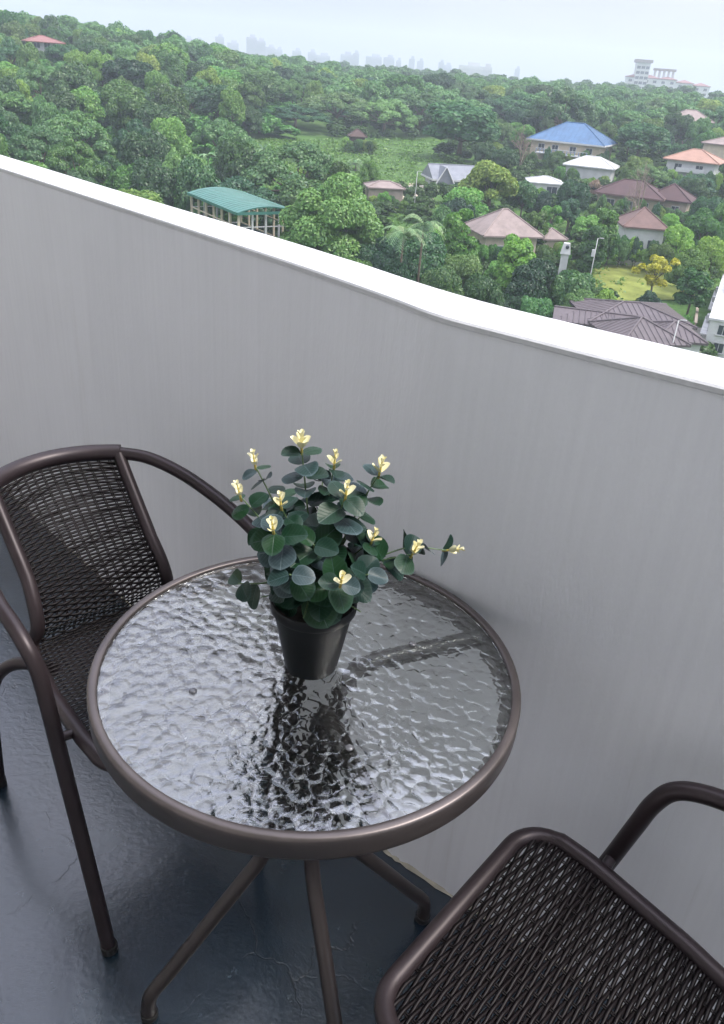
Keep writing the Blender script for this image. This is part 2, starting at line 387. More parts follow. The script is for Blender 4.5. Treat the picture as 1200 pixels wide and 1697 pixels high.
# foliage: every crown's leaves vary by leaf, by clump and by tree
def foliage(name, dark, mid, light, trans=0.28, vary=True):
    m, nt, b = mat(name)
    ge = nd(nt, 'ShaderNodeNewGeometry'); oi = nd(nt, 'ShaderNodeObjectInfo')
    tc = nd(nt, 'ShaderNodeTexCoord'); nz = nd(nt, 'ShaderNodeTexNoise', Scale=2.6, Detail=3.0); nt.links.new(tc.outputs['Object'], nz.inputs['Vector'])
    m1 = nd(nt, 'ShaderNodeMix'); m1.inputs[0].default_value = 0.45
    nt.links.new(nz.outputs['Fac'], m1.inputs[2]); nt.links.new(ge.outputs['Random Per Island'], m1.inputs[3])
    m2 = nd(nt, 'ShaderNodeMix'); m2.inputs[0].default_value = 0.42
    nt.links.new(m1.outputs[0], m2.inputs[2]); nt.links.new(oi.outputs['Random'], m2.inputs[3])
    colr = ramp(nt, m2.outputs[0], [(0.22, dark), (0.5, mid), (0.80, light)])
    hs = nd(nt, 'ShaderNodeHueSaturation'); hs.inputs['Saturation'].default_value = 1.1
    wr_ = nd(nt, 'ShaderNodeTexWhiteNoise', noise_dimensions='1D'); nt.links.new(oi.outputs['Random'], wr_.inputs['W'])
    mh = nd(nt, 'ShaderNodeMapRange'); mh.inputs['To Min'].default_value = 0.462; mh.inputs['To Max'].default_value = 0.525; nt.links.new(wr_.outputs['Value'], mh.inputs['Value'])
    mv = nd(nt, 'ShaderNodeMapRange'); mv.inputs['To Min'].default_value = 0.75; mv.inputs['To Max'].default_value = 1.35; nt.links.new(oi.outputs['Random'], mv.inputs['Value'])
    nt.links.new(mh.outputs[0], hs.inputs['Hue']); nt.links.new(mv.outputs[0], hs.inputs['Value']); nt.links.new(colr, hs.inputs['Color']); colr = hs.outputs[0] if vary else colr
    df = nd(nt, 'ShaderNodeBsdfDiffuse'); tr = nd(nt, 'ShaderNodeBsdfTranslucent'); mxs = nd(nt, 'ShaderNodeMixShader'); mxs.inputs[0].default_value = trans
    nt.links.new(colr, df.inputs['Color']); nt.links.new(colr, tr.inputs['Color'])
    nt.links.new(df.outputs[0], mxs.inputs[1]); nt.links.new(tr.outputs[0], mxs.inputs[2])
    gs = nd(nt, 'ShaderNodeBsdfGlossy', Roughness=0.45); gs.inputs['Color'].default_value = (1, 1, 1, 1)
    mg = nd(nt, 'ShaderNodeMixShader'); mg.inputs[0].default_value = 0.035
    nt.links.new(mxs.outputs[0], mg.inputs[1]); nt.links.new(gs.outputs[0], mg.inputs[2])
    nt.links.new(mg.outputs[0], nt.nodes['Material Output'].inputs['Surface'])
    nt.nodes.remove(b)
    return m
MT['f_round'] = foliage('broadleaf', (0.026, 0.085, 0.030), (0.078, 0.185, 0.042), (0.20, 0.31, 0.075))
MT['f_rain'] = foliage('rain_tree_leaf', (0.030, 0.095, 0.046), (0.066, 0.160, 0.058), (0.14, 0.25, 0.08))
MT['f_dark'] = foliage('dark_leaf', (0.014, 0.055, 0.028), (0.040, 0.115, 0.040), (0.12, 0.215, 0.065))
MT['f_bright'] = foliage('bright_leaf', (0.032, 0.115, 0.026), (0.095, 0.225, 0.042), (0.22, 0.36, 0.075))
MT['f_yellow'] = foliage('yellow_leaf', (0.34, 0.34, 0.02), (0.60, 0.56, 0.03), (0.75, 0.68, 0.05), vary=False)
MT['f_big'] = foliage('fresh_leaf', (0.034, 0.120, 0.030), (0.095, 0.235, 0.048), (0.22, 0.37, 0.085), vary=False)
MT['f_palm'] = foliage('palm_frond', (0.07, 0.14, 0.06), (0.13, 0.22, 0.10), (0.24, 0.33, 0.18))
MT['f_under'] = foliage('ground_cover', (0.035, 0.100, 0.022), (0.080, 0.175, 0.036), (0.17, 0.27, 0.06))
MT['f_brown'] = foliage('dry_leaf', (0.09, 0.085, 0.05), (0.15, 0.13, 0.08), (0.22, 0.18, 0.12))
MT['bark'] = plain('bark', (0.11, 0.085, 0.06), 0.9, 0.3, 2.0)
MT['twig'] = plain('grey_twig', (0.26, 0.20, 0.16), 0.9, 0.3, 1.0)
def ground_mat():
    m, nt, b = mat('terrain')
    ge = nd(nt, 'ShaderNodeNewGeometry')
    n1 = nd(nt, 'ShaderNodeTexNoise', Scale=0.05, Detail=8.0, Roughness=0.65); nt.links.new(ge.outputs['Position'], n1.inputs['Vector'])
    n2 = nd(nt, 'ShaderNodeTexNoise', Scale=0.9, Detail=6.0, Roughness=0.7); nt.links.new(ge.outputs['Position'], n2.inputs['Vector'])
    mxn = nd(nt, 'ShaderNodeMix'); mxn.inputs[0].default_value = 0.5
    nt.links.new(n1.outputs['Fac'], mxn.inputs[2]); nt.links.new(n2.outputs['Fac'], mxn.inputs[3])
    nt.links.new(ramp(nt, mxn.outputs[0], [(0.34, (0.035, 0.075, 0.022)), (0.5, (0.07, 0.14, 0.035)), (0.62, (0.10, 0.15, 0.05)), (0.75, (0.15, 0.13, 0.08))]), b.inputs['Base Color'])
    b.inputs['Roughness'].default_value = 0.95; b.inputs['Specular IOR Level'].default_value = 0.1
    bp = nd(nt, 'ShaderNodeBump', Strength=0.8, Distance=0.4); nt.links.new(n2.outputs['Fac'], bp.inputs['Height']); nt.links.new(bp.outputs[0], b.inputs['Normal'])
    return m
MT['ground'] = ground_mat()
MT['field'] = plain('dry_grass', (0.19, 0.215, 0.055), 0.95, 0.35, 0.35, 0.5, spec=0.1)
MT['meadow'] = plain('meadow_grass', (0.065, 0.120, 0.036), 0.95, 0.35, 0.25, 0.5, spec=0.1)
MT['concrete'] = plain('concrete', (0.40, 0.38, 0.35), 0.85, 0.2, 0.6)
MT['white'] = plain('white_paint', (0.52, 0.52, 0.515), 0.7, 0.12, 0.8)
MT['cream'] = plain('cream_paint', (0.48, 0.41, 0.31), 0.75, 0.15, 0.8)
MT['tanw'] = plain('tan_wall', (0.38, 0.31, 0.25), 0.75, 0.15, 0.8)
MT['greyw'] = plain('grey_wall', (0.46, 0.46, 0.46), 0.8, 0.2, 0.8)
MT['pane'] = plain('window_glass', (0.05, 0.06, 0.075), 0.12, 0.2, 1.0)
MT['dark_green'] = plain('dark_green_shade', (0.03, 0.06, 0.055), 0.8, 0.2, 1.0)  # dark tone of the pavilion's shaded inside, put into the colour
MT['dark'] = plain('dark_wood', (0.07, 0.04, 0.035), 0.8, 0.3, 2.0)
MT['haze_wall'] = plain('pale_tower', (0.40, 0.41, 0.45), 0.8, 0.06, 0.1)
MT['blue_rail'] = plain('blue_rail', (0.10, 0.25, 0.48), 0.5)
def roof_mat(name, c, rough=0.6, var=0.18):
    m, nt, b = mat(name)
    tc = nd(nt, 'ShaderNodeTexCoord')
    n1 = nd(nt, 'ShaderNodeTexNoise', Scale=0.55, Detail=8.0, Roughness=0.7); nt.links.new(tc.outputs['Object'], n1.inputs['Vector'])
    nt.links.new(ramp(nt, n1.outputs['Fac'], [(0.3, tuple(x * (1 - var * 1.6) for x in c)), (0.55, c), (0.75, tuple(min(1, x * (1 + var)) for x in c))]), b.inputs['Base Color'])
    b.inputs['Roughness'].default_value = rough
    return m
MT['r_blue'] = roof_mat('blue_roof', (0.050, 0.125, 0.245), 0.45)
MT['r_green'] = roof_mat('green_roof', (0.045, 0.155, 0.13), 0.45, 0.12)
MT['r_grey'] = roof_mat('slate_roof', (0.19, 0.20, 0.23))
MT['r_tan'] = roof_mat('pink_tan_roof', (0.255, 0.20, 0.185), 0.8, 0.2)
MT['r_red'] = roof_mat('dark_red_roof', (0.072, 0.036, 0.038), 0.8)
MT['r_brown'] = roof_mat('red_brown_roof', (0.150, 0.090, 0.080), 0.8)
MT['r_orange'] = roof_mat('orange_roof', (0.34, 0.195, 0.145), 0.75, 0.12)
MT['r_purple'] = roof_mat('purple_brown_roof', (0.100, 0.080, 0.088), 0.6)
MT['r_hill'] = roof_mat('faded_red_roof', (0.23, 0.10, 0.09), 0.7)

# ================================================================== the balcony
NW = Vector((0.69, 0.724, 0)).normalized()                 # outward normal of the parapet, on average
TW = Vector((NW.y, -NW.x, 0))
inner = [(-4.60, 5.93), (-3.2, 4.52), (-2.0, 3.305), (-1.052, 2.352), (-0.584, 1.883), (-0.201, 1.501), (-0.077, 1.371), (-0.012, 1.300), (0.034, 1.247),
         (0.068, 1.205), (0.104, 1.170), (0.150, 1.137), (0.262, 1.060), (0.425, 0.952), (0.9, 0.638), (1.6, 0.176), (2.6, -0.484)]
outer = [(-4.55, 6.03), (-3.1, 4.57), (-1.9, 3.36), (-1.168, 2.630), (-0.69, 2.145), (-0.222, 1.683), (-0.090, 1.548), (-0.034, 1.490), (0.018, 1.430),
         (0.070, 1.372), (0.122, 1.320), (0.190, 1.262), (0.325, 1.168), (0.490, 1.058), (0.98, 0.735), (1.68, 0.273), (2.68, -0.387)]
def dense(pts, n=5): return [(p.x, p.y) for p in catmull([(x, y, 0) for x, y in pts], n)]
inn, out = dense(inner), dense(outer)
PAR_H = 1.142
par = empty('parapet_wall', (inn[30][0], inn[30][1], 0))
tag(par, 'pale grey plastered balcony parapet with a slight bend and white top', 'wall')
PO = par.location
def strip_wall(a, b, z0, z1, cut=0.006):
    """solid wall between two plan curves, its top arrises eased"""
    mb = MB(); m = len(a); V = []
    for i in range(m):
        A = Vector((*a[i], 0)) - Vector((PO.x, PO.y, 0)); B = Vector((*b[i], 0)) - Vector((PO.x, PO.y, 0)); w = (B - A).normalized()
        wob = 0.0
        V += [(A.x, A.y, z0), (A.x + w.x * wob, A.y + w.y * wob, z1 - cut), ((A + w * cut).x, (A + w * cut).y, z1 + wob * 0.6),
              ((B - w * cut).x, (B - w * cut).y, z1), (B.x, B.y, z1 - cut), (B.x, B.y, z0)]
    Fc = []
    for i in range(m - 1):
        for k in range(6):
            k2 = (k + 1) % 6
            Fc.append((i * 6 + k, (i + 1) * 6 + k, (i + 1) * 6 + k2, i * 6 + k2))
    Fc.append((0, 1, 2, 3, 4, 5)); Fc.append(tuple((m - 1) * 6 + k for k in range(6))[::-1])
    mb.add(V, Fc); return mb
strip_wall(inn, out, -0.25, PAR_H - 0.010, 0.001).build('wall_face', MT['wall'], par, True, 15)
def grow(a, b, e):
    A2, B2 = [], []
    for p, q in zip(a, b):
        w = (Vector((*q, 0)) - Vector((*p, 0))).normalized() * e
        A2.append((p[0] - w.x, p[1] - w.y)); B2.append((q[0] + w.x, q[1] + w.y))
    return A2, B2
ci, co_ = grow(inn, out, 0.0015)
cp = strip_wall(ci, co_, PAR_H - 0.0095, PAR_H, 0.003).build('coping', MT['coping'], par, True, 15)
cp['label'] = 'white painted flat top of the parapet'
# rough skirt of old plaster where wall meets floor
mb = MB(); V = []; Fc = []
for i, p in enumerate(inn):
    w = (Vector((*out[i], 0)) - Vector((*p, 0))).normalized()
    h = 0.003 + 0.004 * abs(math.sin(i * 2.1)) + 0.002 * math.sin(i * 5.3); e = 0.001 + 0.002 * math.sin(i * 3.7)
    x, y = p[0] - PO.x, p[1] - PO.y
    V += [(x - w.x * (e + .004), y - w.y * (e + .004), 0.0015), (x - w.x * e, y - w.y * e, h), (x + w.x * 0.002, y + w.y * 0.002, h + 0.006)]
for i in range(len(inn) - 1):
    for k in range(2): Fc.append((i * 3 + k, i * 3 + 3 + k, i * 3 + 4 + k, i * 3 + 1 + k))
mb.add(V, Fc); mb.build('skirting_edge', plain('old_plaster', (0.40, 0.37, 0.30), 0.85, 0.3, 25.0, 0.4), par, True)

# floor slab between the facade line and the parapet
FAC = -0.95
def onface(n_, t_): return NW * n_ + TW * t_
mb = MB(); nseg = len(inn); V = []
for i, p in enumerate(out):
    P = Vector((*inn[i], 0)) * 0.5 + Vector((*p, 0)) * 0.5; t_ = P.dot(TW); q = onface(FAC - 0.3, t_)
    V += [(P.x, P.y, 0), (q.x, q.y, 0), (P.x, P.y, -0.2), (q.x, q.y, -0.2)]
Fc = []
for i in range(nseg - 1):
    a, b = i * 4, i * 4 + 4
    Fc += [(a, a + 1, b + 1, b), (a + 2, b + 2, b + 3, a + 3), (a, b, b + 2, a + 2), (a + 1, a + 3, b + 3, b + 1)]
mb.add(V, Fc)
tag(mb.build('floor', MT['floor']), kind='structure')
def slab(name, n0, n1, t0, t1, z0, z1, m):
    mb = MB(); P = [onface(n0, t0), onface(n1, t0), onface(n1, t1), onface(n0, t1)]
    V = [(p.x, p.y, z) for z in (z0, z1) for p in P]
    mb.add(V, [(0, 1, 2, 3), (4, 7, 6, 5), (0, 4, 5, 1), (1, 5, 6, 2), (2, 6, 7, 3), (3, 7, 4, 0)])
    return tag(mb.build(name, m), kind='structure')
slab('unseen_building_wall', FAC - 0.25, FAC, -8, 5, -0.4, 6.2, MT['facade'])
slab('ceiling', FAC + 0.002, 0.22, -8, 5, 3.05, 3.22, MT['ceiling'])

slab('unseen_building_wall', FAC, 0.29, -4.35, -4.10, 0.003, 3.045, MT['facade'])  # unseen end wall, added to dim the balcony's left end
slab('unseen_building_wall', FAC, 0.29, 2.05, 2.30, 0.003, 3.045, MT['facade'])  # unseen opposite end wall, added to even the light on the parapet
# ================================================================== table
TC = Vector((-0.059, 0.908, 0))
table = empty('round_table', TC)
tag(table, 'round hammered glass bistro table with brown metal rim, against the parapet', 'table')
rim = MB()
rim.lathe([(0.2872, 0.68), (0.2868, 0.6745), (0.278, 0.6742), (0.2745, 0.673), (0.2745, 0.6705), (0.278, 0.669), (0.296, 0.669), (0.299, 0.6705), (0.3003, 0.675), (0.3005, 0.695), (0.3004, 0.7012), (0.2994, 0.7038), (0.2972, 0.7051), (0.293, 0.7056), (0.2886, 0.7054), (0.2874, 0.7042), (0.2872, 0.7012)], 128, closed_prof=True)
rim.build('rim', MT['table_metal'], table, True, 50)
gl = MB()
gl.lathe([(0.0001, 0.6950), (0.1, 0.6950), (0.2, 0.6950), (0.2868, 0.6950), (0.2868, 0.7000), (0.2, 0.7000), (0.1, 0.7000), (0.0001, 0.7000)], 96)
gl.build('glass_top', MT['glass'], table, True, 30)
for k in range(4):
    a = math.radians(25 + 90 * k - (1.5 if k % 2 else 0))
    ca, sa = math.cos(a), math.sin(a)
    prof = [(0.280, 0.6815), (0.20, 0.6815), (0.130, 0.6810), (0.085, 0.676), (0.060, 0.655), (0.052, 0.62), (0.050, 0.54), (0.050, 0.44), (0.053, 0.375), (0.066, 0.325), (0.098, 0.278), (0.17, 0.180), (0.222, 0.108),
            (0.250, 0.072), (0.259, 0.054), (0.262, 0.036), (0.262, 0.012)]
    lg = MB(); lg.tube(catmull([(r * ca, r * sa, z) for r, z in prof], 5), 0.0125, 12)
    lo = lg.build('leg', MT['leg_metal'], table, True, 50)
    ft = MB(); ft.tube([(0.262 * ca, 0.262 * sa, z) for z in (0.0, 0.004, 0.016, 0.0165)], [0.0125, 0.0148, 0.0148, 0.0125], 12); ft.build('foot_cap', MT['rubber'], lo, True, 40)
    bt = MB(); bt.lathe([(0.0001, 0.7023), (0.0035, 0.7022), (0.0052, 0.7012), (0.0056, 0.70015)], 16, (0.165 * ca, 0.165 * sa, 0)); bt.build('bolt', MT['clear_bolt'], table, True)
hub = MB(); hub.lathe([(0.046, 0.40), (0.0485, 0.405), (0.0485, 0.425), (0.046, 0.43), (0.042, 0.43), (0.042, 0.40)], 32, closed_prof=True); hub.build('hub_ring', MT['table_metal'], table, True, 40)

# ================================================================== chairs
PROF = [(0.020, 0.440), (-0.02, 0.446), (-0.10, 0.441), (-0.18, 0.432), (-0.26, 0.423), (-0.33, 0.416), (-0.372, 0.415), (-0.389, 0.425), (-0.385, 0.443), (-0.375, 0.463),
        (-0.376, 0.488), (-0.392, 0.525), (-0.425, 0.570), (-0.464, 0.616), (-0.502, 0.661), (-0.535, 0.702)]
prof = catmull([(b, z, 0) for b, z in PROF], 10)
plen = [0.0]
for i in range(1, len(prof)): plen.append(plen[-1] + (prof[i] - prof[i - 1]).length)
PL = plen[-1]; PB = np.array([p.x for p in prof]); PZ = np.array([p.y for p in prof]); PS = np.array(plen)
WS = [0, 0.10, 0.26, 0.38, 0.46, 0.56, PL]; WW = [0.195, 0.195, 0.181, 0.160, 0.140, 0.131, 0.133]
def surf(s, t):
    b = np.interp(s, PS, PB); z = np.interp(s, PS, PZ); hw = np.interp(s, WS, WW)
    k = np.clip((s - 0.44) / (PL - 0.44), 0, 1); bow = 0.052 * k ** 1.3
    sag = 0.010 * np.clip(1 - np.abs(s - 0.18) / 0.18, 0, 1)
    tt = 1 - t * t
    return np.stack([t * hw, b - bow * tt, z - sag * tt], -1)
def chair_meshes():
    out_ = {}
    # woven panel: weft strands run across, bending over and under ribs that follow the seat and back
    RT = 0.016; pitch = 0.0060; nr = 13; V = []; Q = []
    ns = int((PL - 0.02) / pitch); per = 5; nt_ = (nr + 1) * per + 1
    tt = np.linspace(-1, 1, nt_)
    base = 0
    def strand(C, N, S, w, h):
        nonlocal base
        n = len(C)
        ring = np.stack([C + S * w, C + N * h, C - S * w, C - N * h], 1).reshape(-1, 3)
        i = np.arange(n - 1)[:, None] * 4; k = np.arange(4)[None, :]; k2 = (k + 1) % 4
        q = np.stack([i + k, i + k2, i + 4 + k2, i + 4 + k], -1).reshape(-1, 4) + base
        V.append(ring); Q.append(q); base += n * 4
    for i in range(ns):
        s0 = 0.012 + i * pitch
        hw = np.interp(s0, WS, WW)
        lim = (hw - RT * 0.6) / hw
        if s0 < 0.05: lim = (hw - 0.05 + math.sqrt(max(0, 0.05 ** 2 - (0.05 - s0) ** 2)) - RT * 0.4) / hw   # rounded front corners
        lim *= 1.0
        t = tt * 1.0; t = t[np.abs(t) <= lim + 0.03]
        if len(t) < 3: continue
        # decorative open diamonds in the upper back
        gap = 0.0
        ph = (t + 1) / 2 * (nr + 1) * math.pi
        blk = (np.abs(t) / 0.55 + abs(s0 - (PL - 0.105)) / 0.055) < 1.0
        alt = np.where(blk, np.cos(ph * 0.5 + ((i // 4) % 2) * math.pi), np.cos(ph + (i % 2) * math.pi))
        jit = nrng.normal(0, 0.00035) + 0.0006 * np.sin(t * 3 + i * 0.9)
        s = s0 + np.where(blk, 0.0002, 0.00085) * alt + jit
        P = surf(s, t); e = 1e-3
        dS = surf(s + e, t) - P; dT = surf(s, t + e) - P
        S = dS / np.linalg.norm(dS, axis=1)[:, None]; T = dT / np.linalg.norm(dT, axis=1)[:, None]
        N = np.cross(T, S)
        # panel edge dips into the frame tube
        C = P + N * (0.0022 * alt)[:, None]
        strand(C, N, S, (0.00305 if s0 < 0.40 else 0.00268) * nrng.uniform(0.94, 1.06), 0.0013)
    # ribs
    for k in range(1, nr + 1):
        t0 = -1 + 2 * k / (nr + 1)
        for off in (-0.0016, 0.0016):
            s = np.linspace(0.006 if abs(t0) < 0.7 else 0.03, PL - 0.004, 90)
            hw = np.interp(s, WS, WW); t = t0 + off / hw
            P = surf(s, t); e = 1e-3
            dS = surf(np.minimum(s + e, PL), t) - surf(s - e, t); dT = surf(s, t + e) - P
            S = dS / np.linalg.norm(dS, axis=1)[:, None]; T = dT / np.linalg.norm(dT, axis=1)[:, None]; N = np.cross(T, S)
            strand(P, N, T, 0.0014, 0.0012)
    me = np_mesh('weave', np.concatenate(V), np.concatenate(Q)); me.materials.append(MT['weave']); out_['weave'] = me
    # frame of the panel: down one side of the back, along the seat, round the front and up again
    side = []
    for s in np.linspace(PL, 0.055, 60):
        p = surf(np.array([s]), np.array([1.0]))[0]; side.append(Vector(p))
    hw = 0.195; corner = []
    for a in np.linspace(0, math.pi / 2, 9)[1:]:
        corner.append(Vector((hw - 0.055 + 0.055 * math.cos(a), 0.020 - 0.055 + 0.055 * math.sin(a), 0.4430 - 0.003 * math.sin(a))))
    half = side + corner
    path = half + [Vector((-p.x, p.y, p.z)) for p in half[::-1]]
    def tubemesh(name, pth, r, n=12, flat=1.0, m=None):
        mb = MB(); mb.tube(pth, r, n, flat=flat); me = bpy.data.meshes.new(name); me.from_pydata(mb.v, [], mb.f); me.update()
        me.polygons.foreach_set('use_smooth', np.ones(len(me.polygons), bool)); me.set_sharp_from_angle(angle=math.radians(50))
        me.materials.append(m or MT['frame']); return me
    out_['seat_frame'] = tubemesh('seat_frame', path, 0.0135, 14)
    top = [Vector((0.139 * t, -0.537 - 0.052 * (1 - t * t), 0.703)) for t in np.linspace(-1, 1, 25)]
    out_['top_rail'] = tubemesh('top_rail', top, 0.0175, 14)
    arm = [(0.228, 0.0, 0.006), (0.228, -0.050, 0.21), (0.230, -0.097, 0.42), (0.231, -0.119, 0.52), (0.233, -0.132, 0.575), (0.238, -0.151, 0.610), (0.240, -0.188, 0.631), (0.240, -0.250, 0.645), (0.231, -0.325, 0.663),
           (0.210, -0.415, 0.684), (0.176, -0.492, 0.699), (0.130, -0.545, 0.703)]
    rear = [(0.228, -0.505, 0.006), (0.224, -0.495, 0.13), (0.219, -0.482, 0.245), (0.208, -0.462, 0.318), (0.190, -0.432, 0.362), (0.168, -0.390, 0.388), (0.140, -0.318, 0.404)]
    brk = [(0.230, -0.103, 0.447), (0.190, -0.103, 0.440)]
    for sgn, nm in ((1, 'R'), (-1, 'L')):
        f = lambda L: [Vector((x * sgn, y, z)) for x, y, z in L]
        out_['armrest' + nm] = tubemesh('armrest', catmull(f(arm), 8), 0.0132, 14)
        out_['rear_leg' + nm] = tubemesh('rear_leg', catmull(f(rear), 6), 0.0128, 12)
        out_['bracket' + nm] = tubemesh('bracket', f(brk), 0.0085, 10)
        for nm2, (x, y) in (('foot_cap_front', (0.228, 0.0)), ('foot_cap_rear', (0.228, -0.505))):
            out_[nm2 + nm] = tubemesh('foot_cap', [Vector((x * sgn, y, z)) for z in (0, 0.003, 0.018, 0.0185)], [0.013, 0.0152, 0.0152, 0.012], 12, m=MT['rubber'])
    return out_
CM = chair_meshes()
def chair(loc, facing, label):
    rz = math.atan2(-facing[0], facing[1])
    c = empty('rattan_armchair', (loc[0], loc[1], 0), rz)
    tag(c, label, 'chair', 'rattan chairs at the glass table')
    def p(n, k, parent=c): return link(bpy.data.objects.new(n, CM[k]), parent)
    w = p('weave', 'weave'); w['kind'] = 'stuff'
    p('seat_frame', 'seat_frame'); p('top_rail', 'top_rail')
    for nm in 'RL':
        a = p('armrest', 'armrest' + nm); p('foot_cap', 'foot_cap_front' + nm, a)
        r = p('leg', 'rear_leg' + nm); p('foot_cap', 'foot_cap_rear' + nm, r)
        p('bracket', 'bracket' + nm)
    return c
# left chair: midpoint of its front feet, facing the table along the wall
fL = Vector((0.704, -0.71)).normalized(); rL = Vector((-fL.y, fL.x))
pL = Vector((-0.400, 0.909)) + rL * 0.228
chair(pL, fL, 'dark brown woven armchair behind the table, its curved back in full view')
fR = Vector((-0.7793, 0.6267)).normalized()
pR = Vector((0.1897, 0.7213))
chair(pR, fR, 'dark brown woven armchair in the near corner, only seat and one arm showing')

# ================================================================== potted plant
PP = Vector((-0.056, 0.912, 0.7004))
plant = empty('potted_plant', PP)
tag(plant, 'potted artificial eucalyptus with cream tips in black pot on the glass table', 'potted plant')
pot = MB()
pot.lathe([(0.0001, 0.001), (0.034, 0.0006), (0.0365, 0.002), (0.0385, 0.010), (0.0535, 0.094), (0.0545, 0.098), (0.0575, 0.0985), (0.0590, 0.101), (0.0592, 0.1125), (0.0580, 0.1145), (0.0565, 0.1140), (0.0545, 0.098), (0.052, 0.085), (0.0001, 0.083)], 56)
pot.build('pot', MT['pot'], plant, True, 40)
so = MB(); so.lathe([(0.0001, 0.096), (0.02, 0.0975), (0.04, 0.095), (0.0538, 0.094)], 24); so.build('soil', MT['soil'], plant, True)
def leaf_mesh(name, w, cup, bend, seed):
    r = random.Random(seed); V = []; T = []; Q = []
    na, nr_ = 18, 4
    V.append((0.5, 0, 0))
    for j in range(1, nr_ + 1):
        q = j / nr_
        for k in range(na):
            a = 2 * math.pi * k / na
            rad = q * 0.5 * (1 + 0.03 * math.sin(3 * a + seed) + 0.02 * math.sin(5 * a + 2 * seed))
            x = 0.5 + rad * math.cos(a); y = rad * math.sin(a) * w
            if a == 0: x += 0.02 * q
            V.append((x, y, 0))
    V = [(x, y, cup * (abs(y) ** 1.4) * 1.2 - bend * (x ** 2) * 0.5 + 0.012 * math.sin(9 * y + 6 * x + seed)) for x, y, z in V]
    for k in range(na): T.append((0, 1 + k, 1 + (k + 1) % na))
    for j in range(nr_ - 1):
        for k in range(na):
            a, b = 1 + j * na + k, 1 + j * na + (k + 1) % na
            Q.append((a, a + na, b + na, b))
    me = np_mesh(name, V, np.array(Q), np.array(T), True); return me
LEAVES = [leaf_mesh('leaf', 0.92, 0.35, 0.30, 1), leaf_mesh('leaf', 1.0, 0.15, 0.55, 2), leaf_mesh('leaf', 0.86, 0.55, 0.15, 3), leaf_mesh('leaf', 0.95, -0.15, 0.45, 4)]
LG = [m.copy() for m in LEAVES]
for m in LEAVES: m.materials.append(MT['leaf'])
for m in LG: m.materials.append(MT['leaf_grey'])
PET = leaf_mesh('petal', 0.62, 0.9, -0.5, 5); PET.materials.append(MT['blossom'])
pr = random.Random(12)
def place_leaf(me, name, parent, P, out_d, nrm, size):
    x = out_d.normalized(); z = (nrm - nrm.dot(x) * x)
    z = z.normalized() if z.length > 1e-4 else x.orthogonal().normalized()
    y = z.cross(x)
    m = Matrix((x, y, z)).transposed().to_4x4() @ Matrix.Diagonal((size, size, size, 1)); m.translation = P
    o = link(bpy.data.objects.new(name, me), parent); o.matrix_local = m; return o
# (tip as seen, its distance from the camera along the balcony, leaf size, node count)
TIPS = [(500, 722, 0.93, .040, 7), (423, 750, 0.93, .030, 6), (554, 750, 0.95, .038, 7), (629, 762, 0.93, .040, 6), (398, 800, 0.89, .033, 6), (466, 818, 0.86, .036, 6),
        (573, 800, 0.88, .047, 6), (453, 858, 0.82, .043, 6), (616, 876, 0.90, .037, 5), (565, 945, 0.80, .041, 4), (684, 896, 0.90, .045, 4), (742, 890, 0.95, .034, 5),
        (395, 945, 0.86, .038, 3), (535, 770, 0.99, .043, 6), (470, 800, 0.99, .043, 6), (600, 830, 0.97, .046, 5), (520, 880, 0.84, .050, 5), (480, 930, 0.80, .046, 4), (610, 930, 0.84, .044, 4), (503, 1002, 0.825, .056, 1), (598, 992, 0.88, .050, 1), (432, 968, 0.865, .044, 1), (560, 985, 0.835, .050, 1)]
root = Vector((0, 0, 0.096))
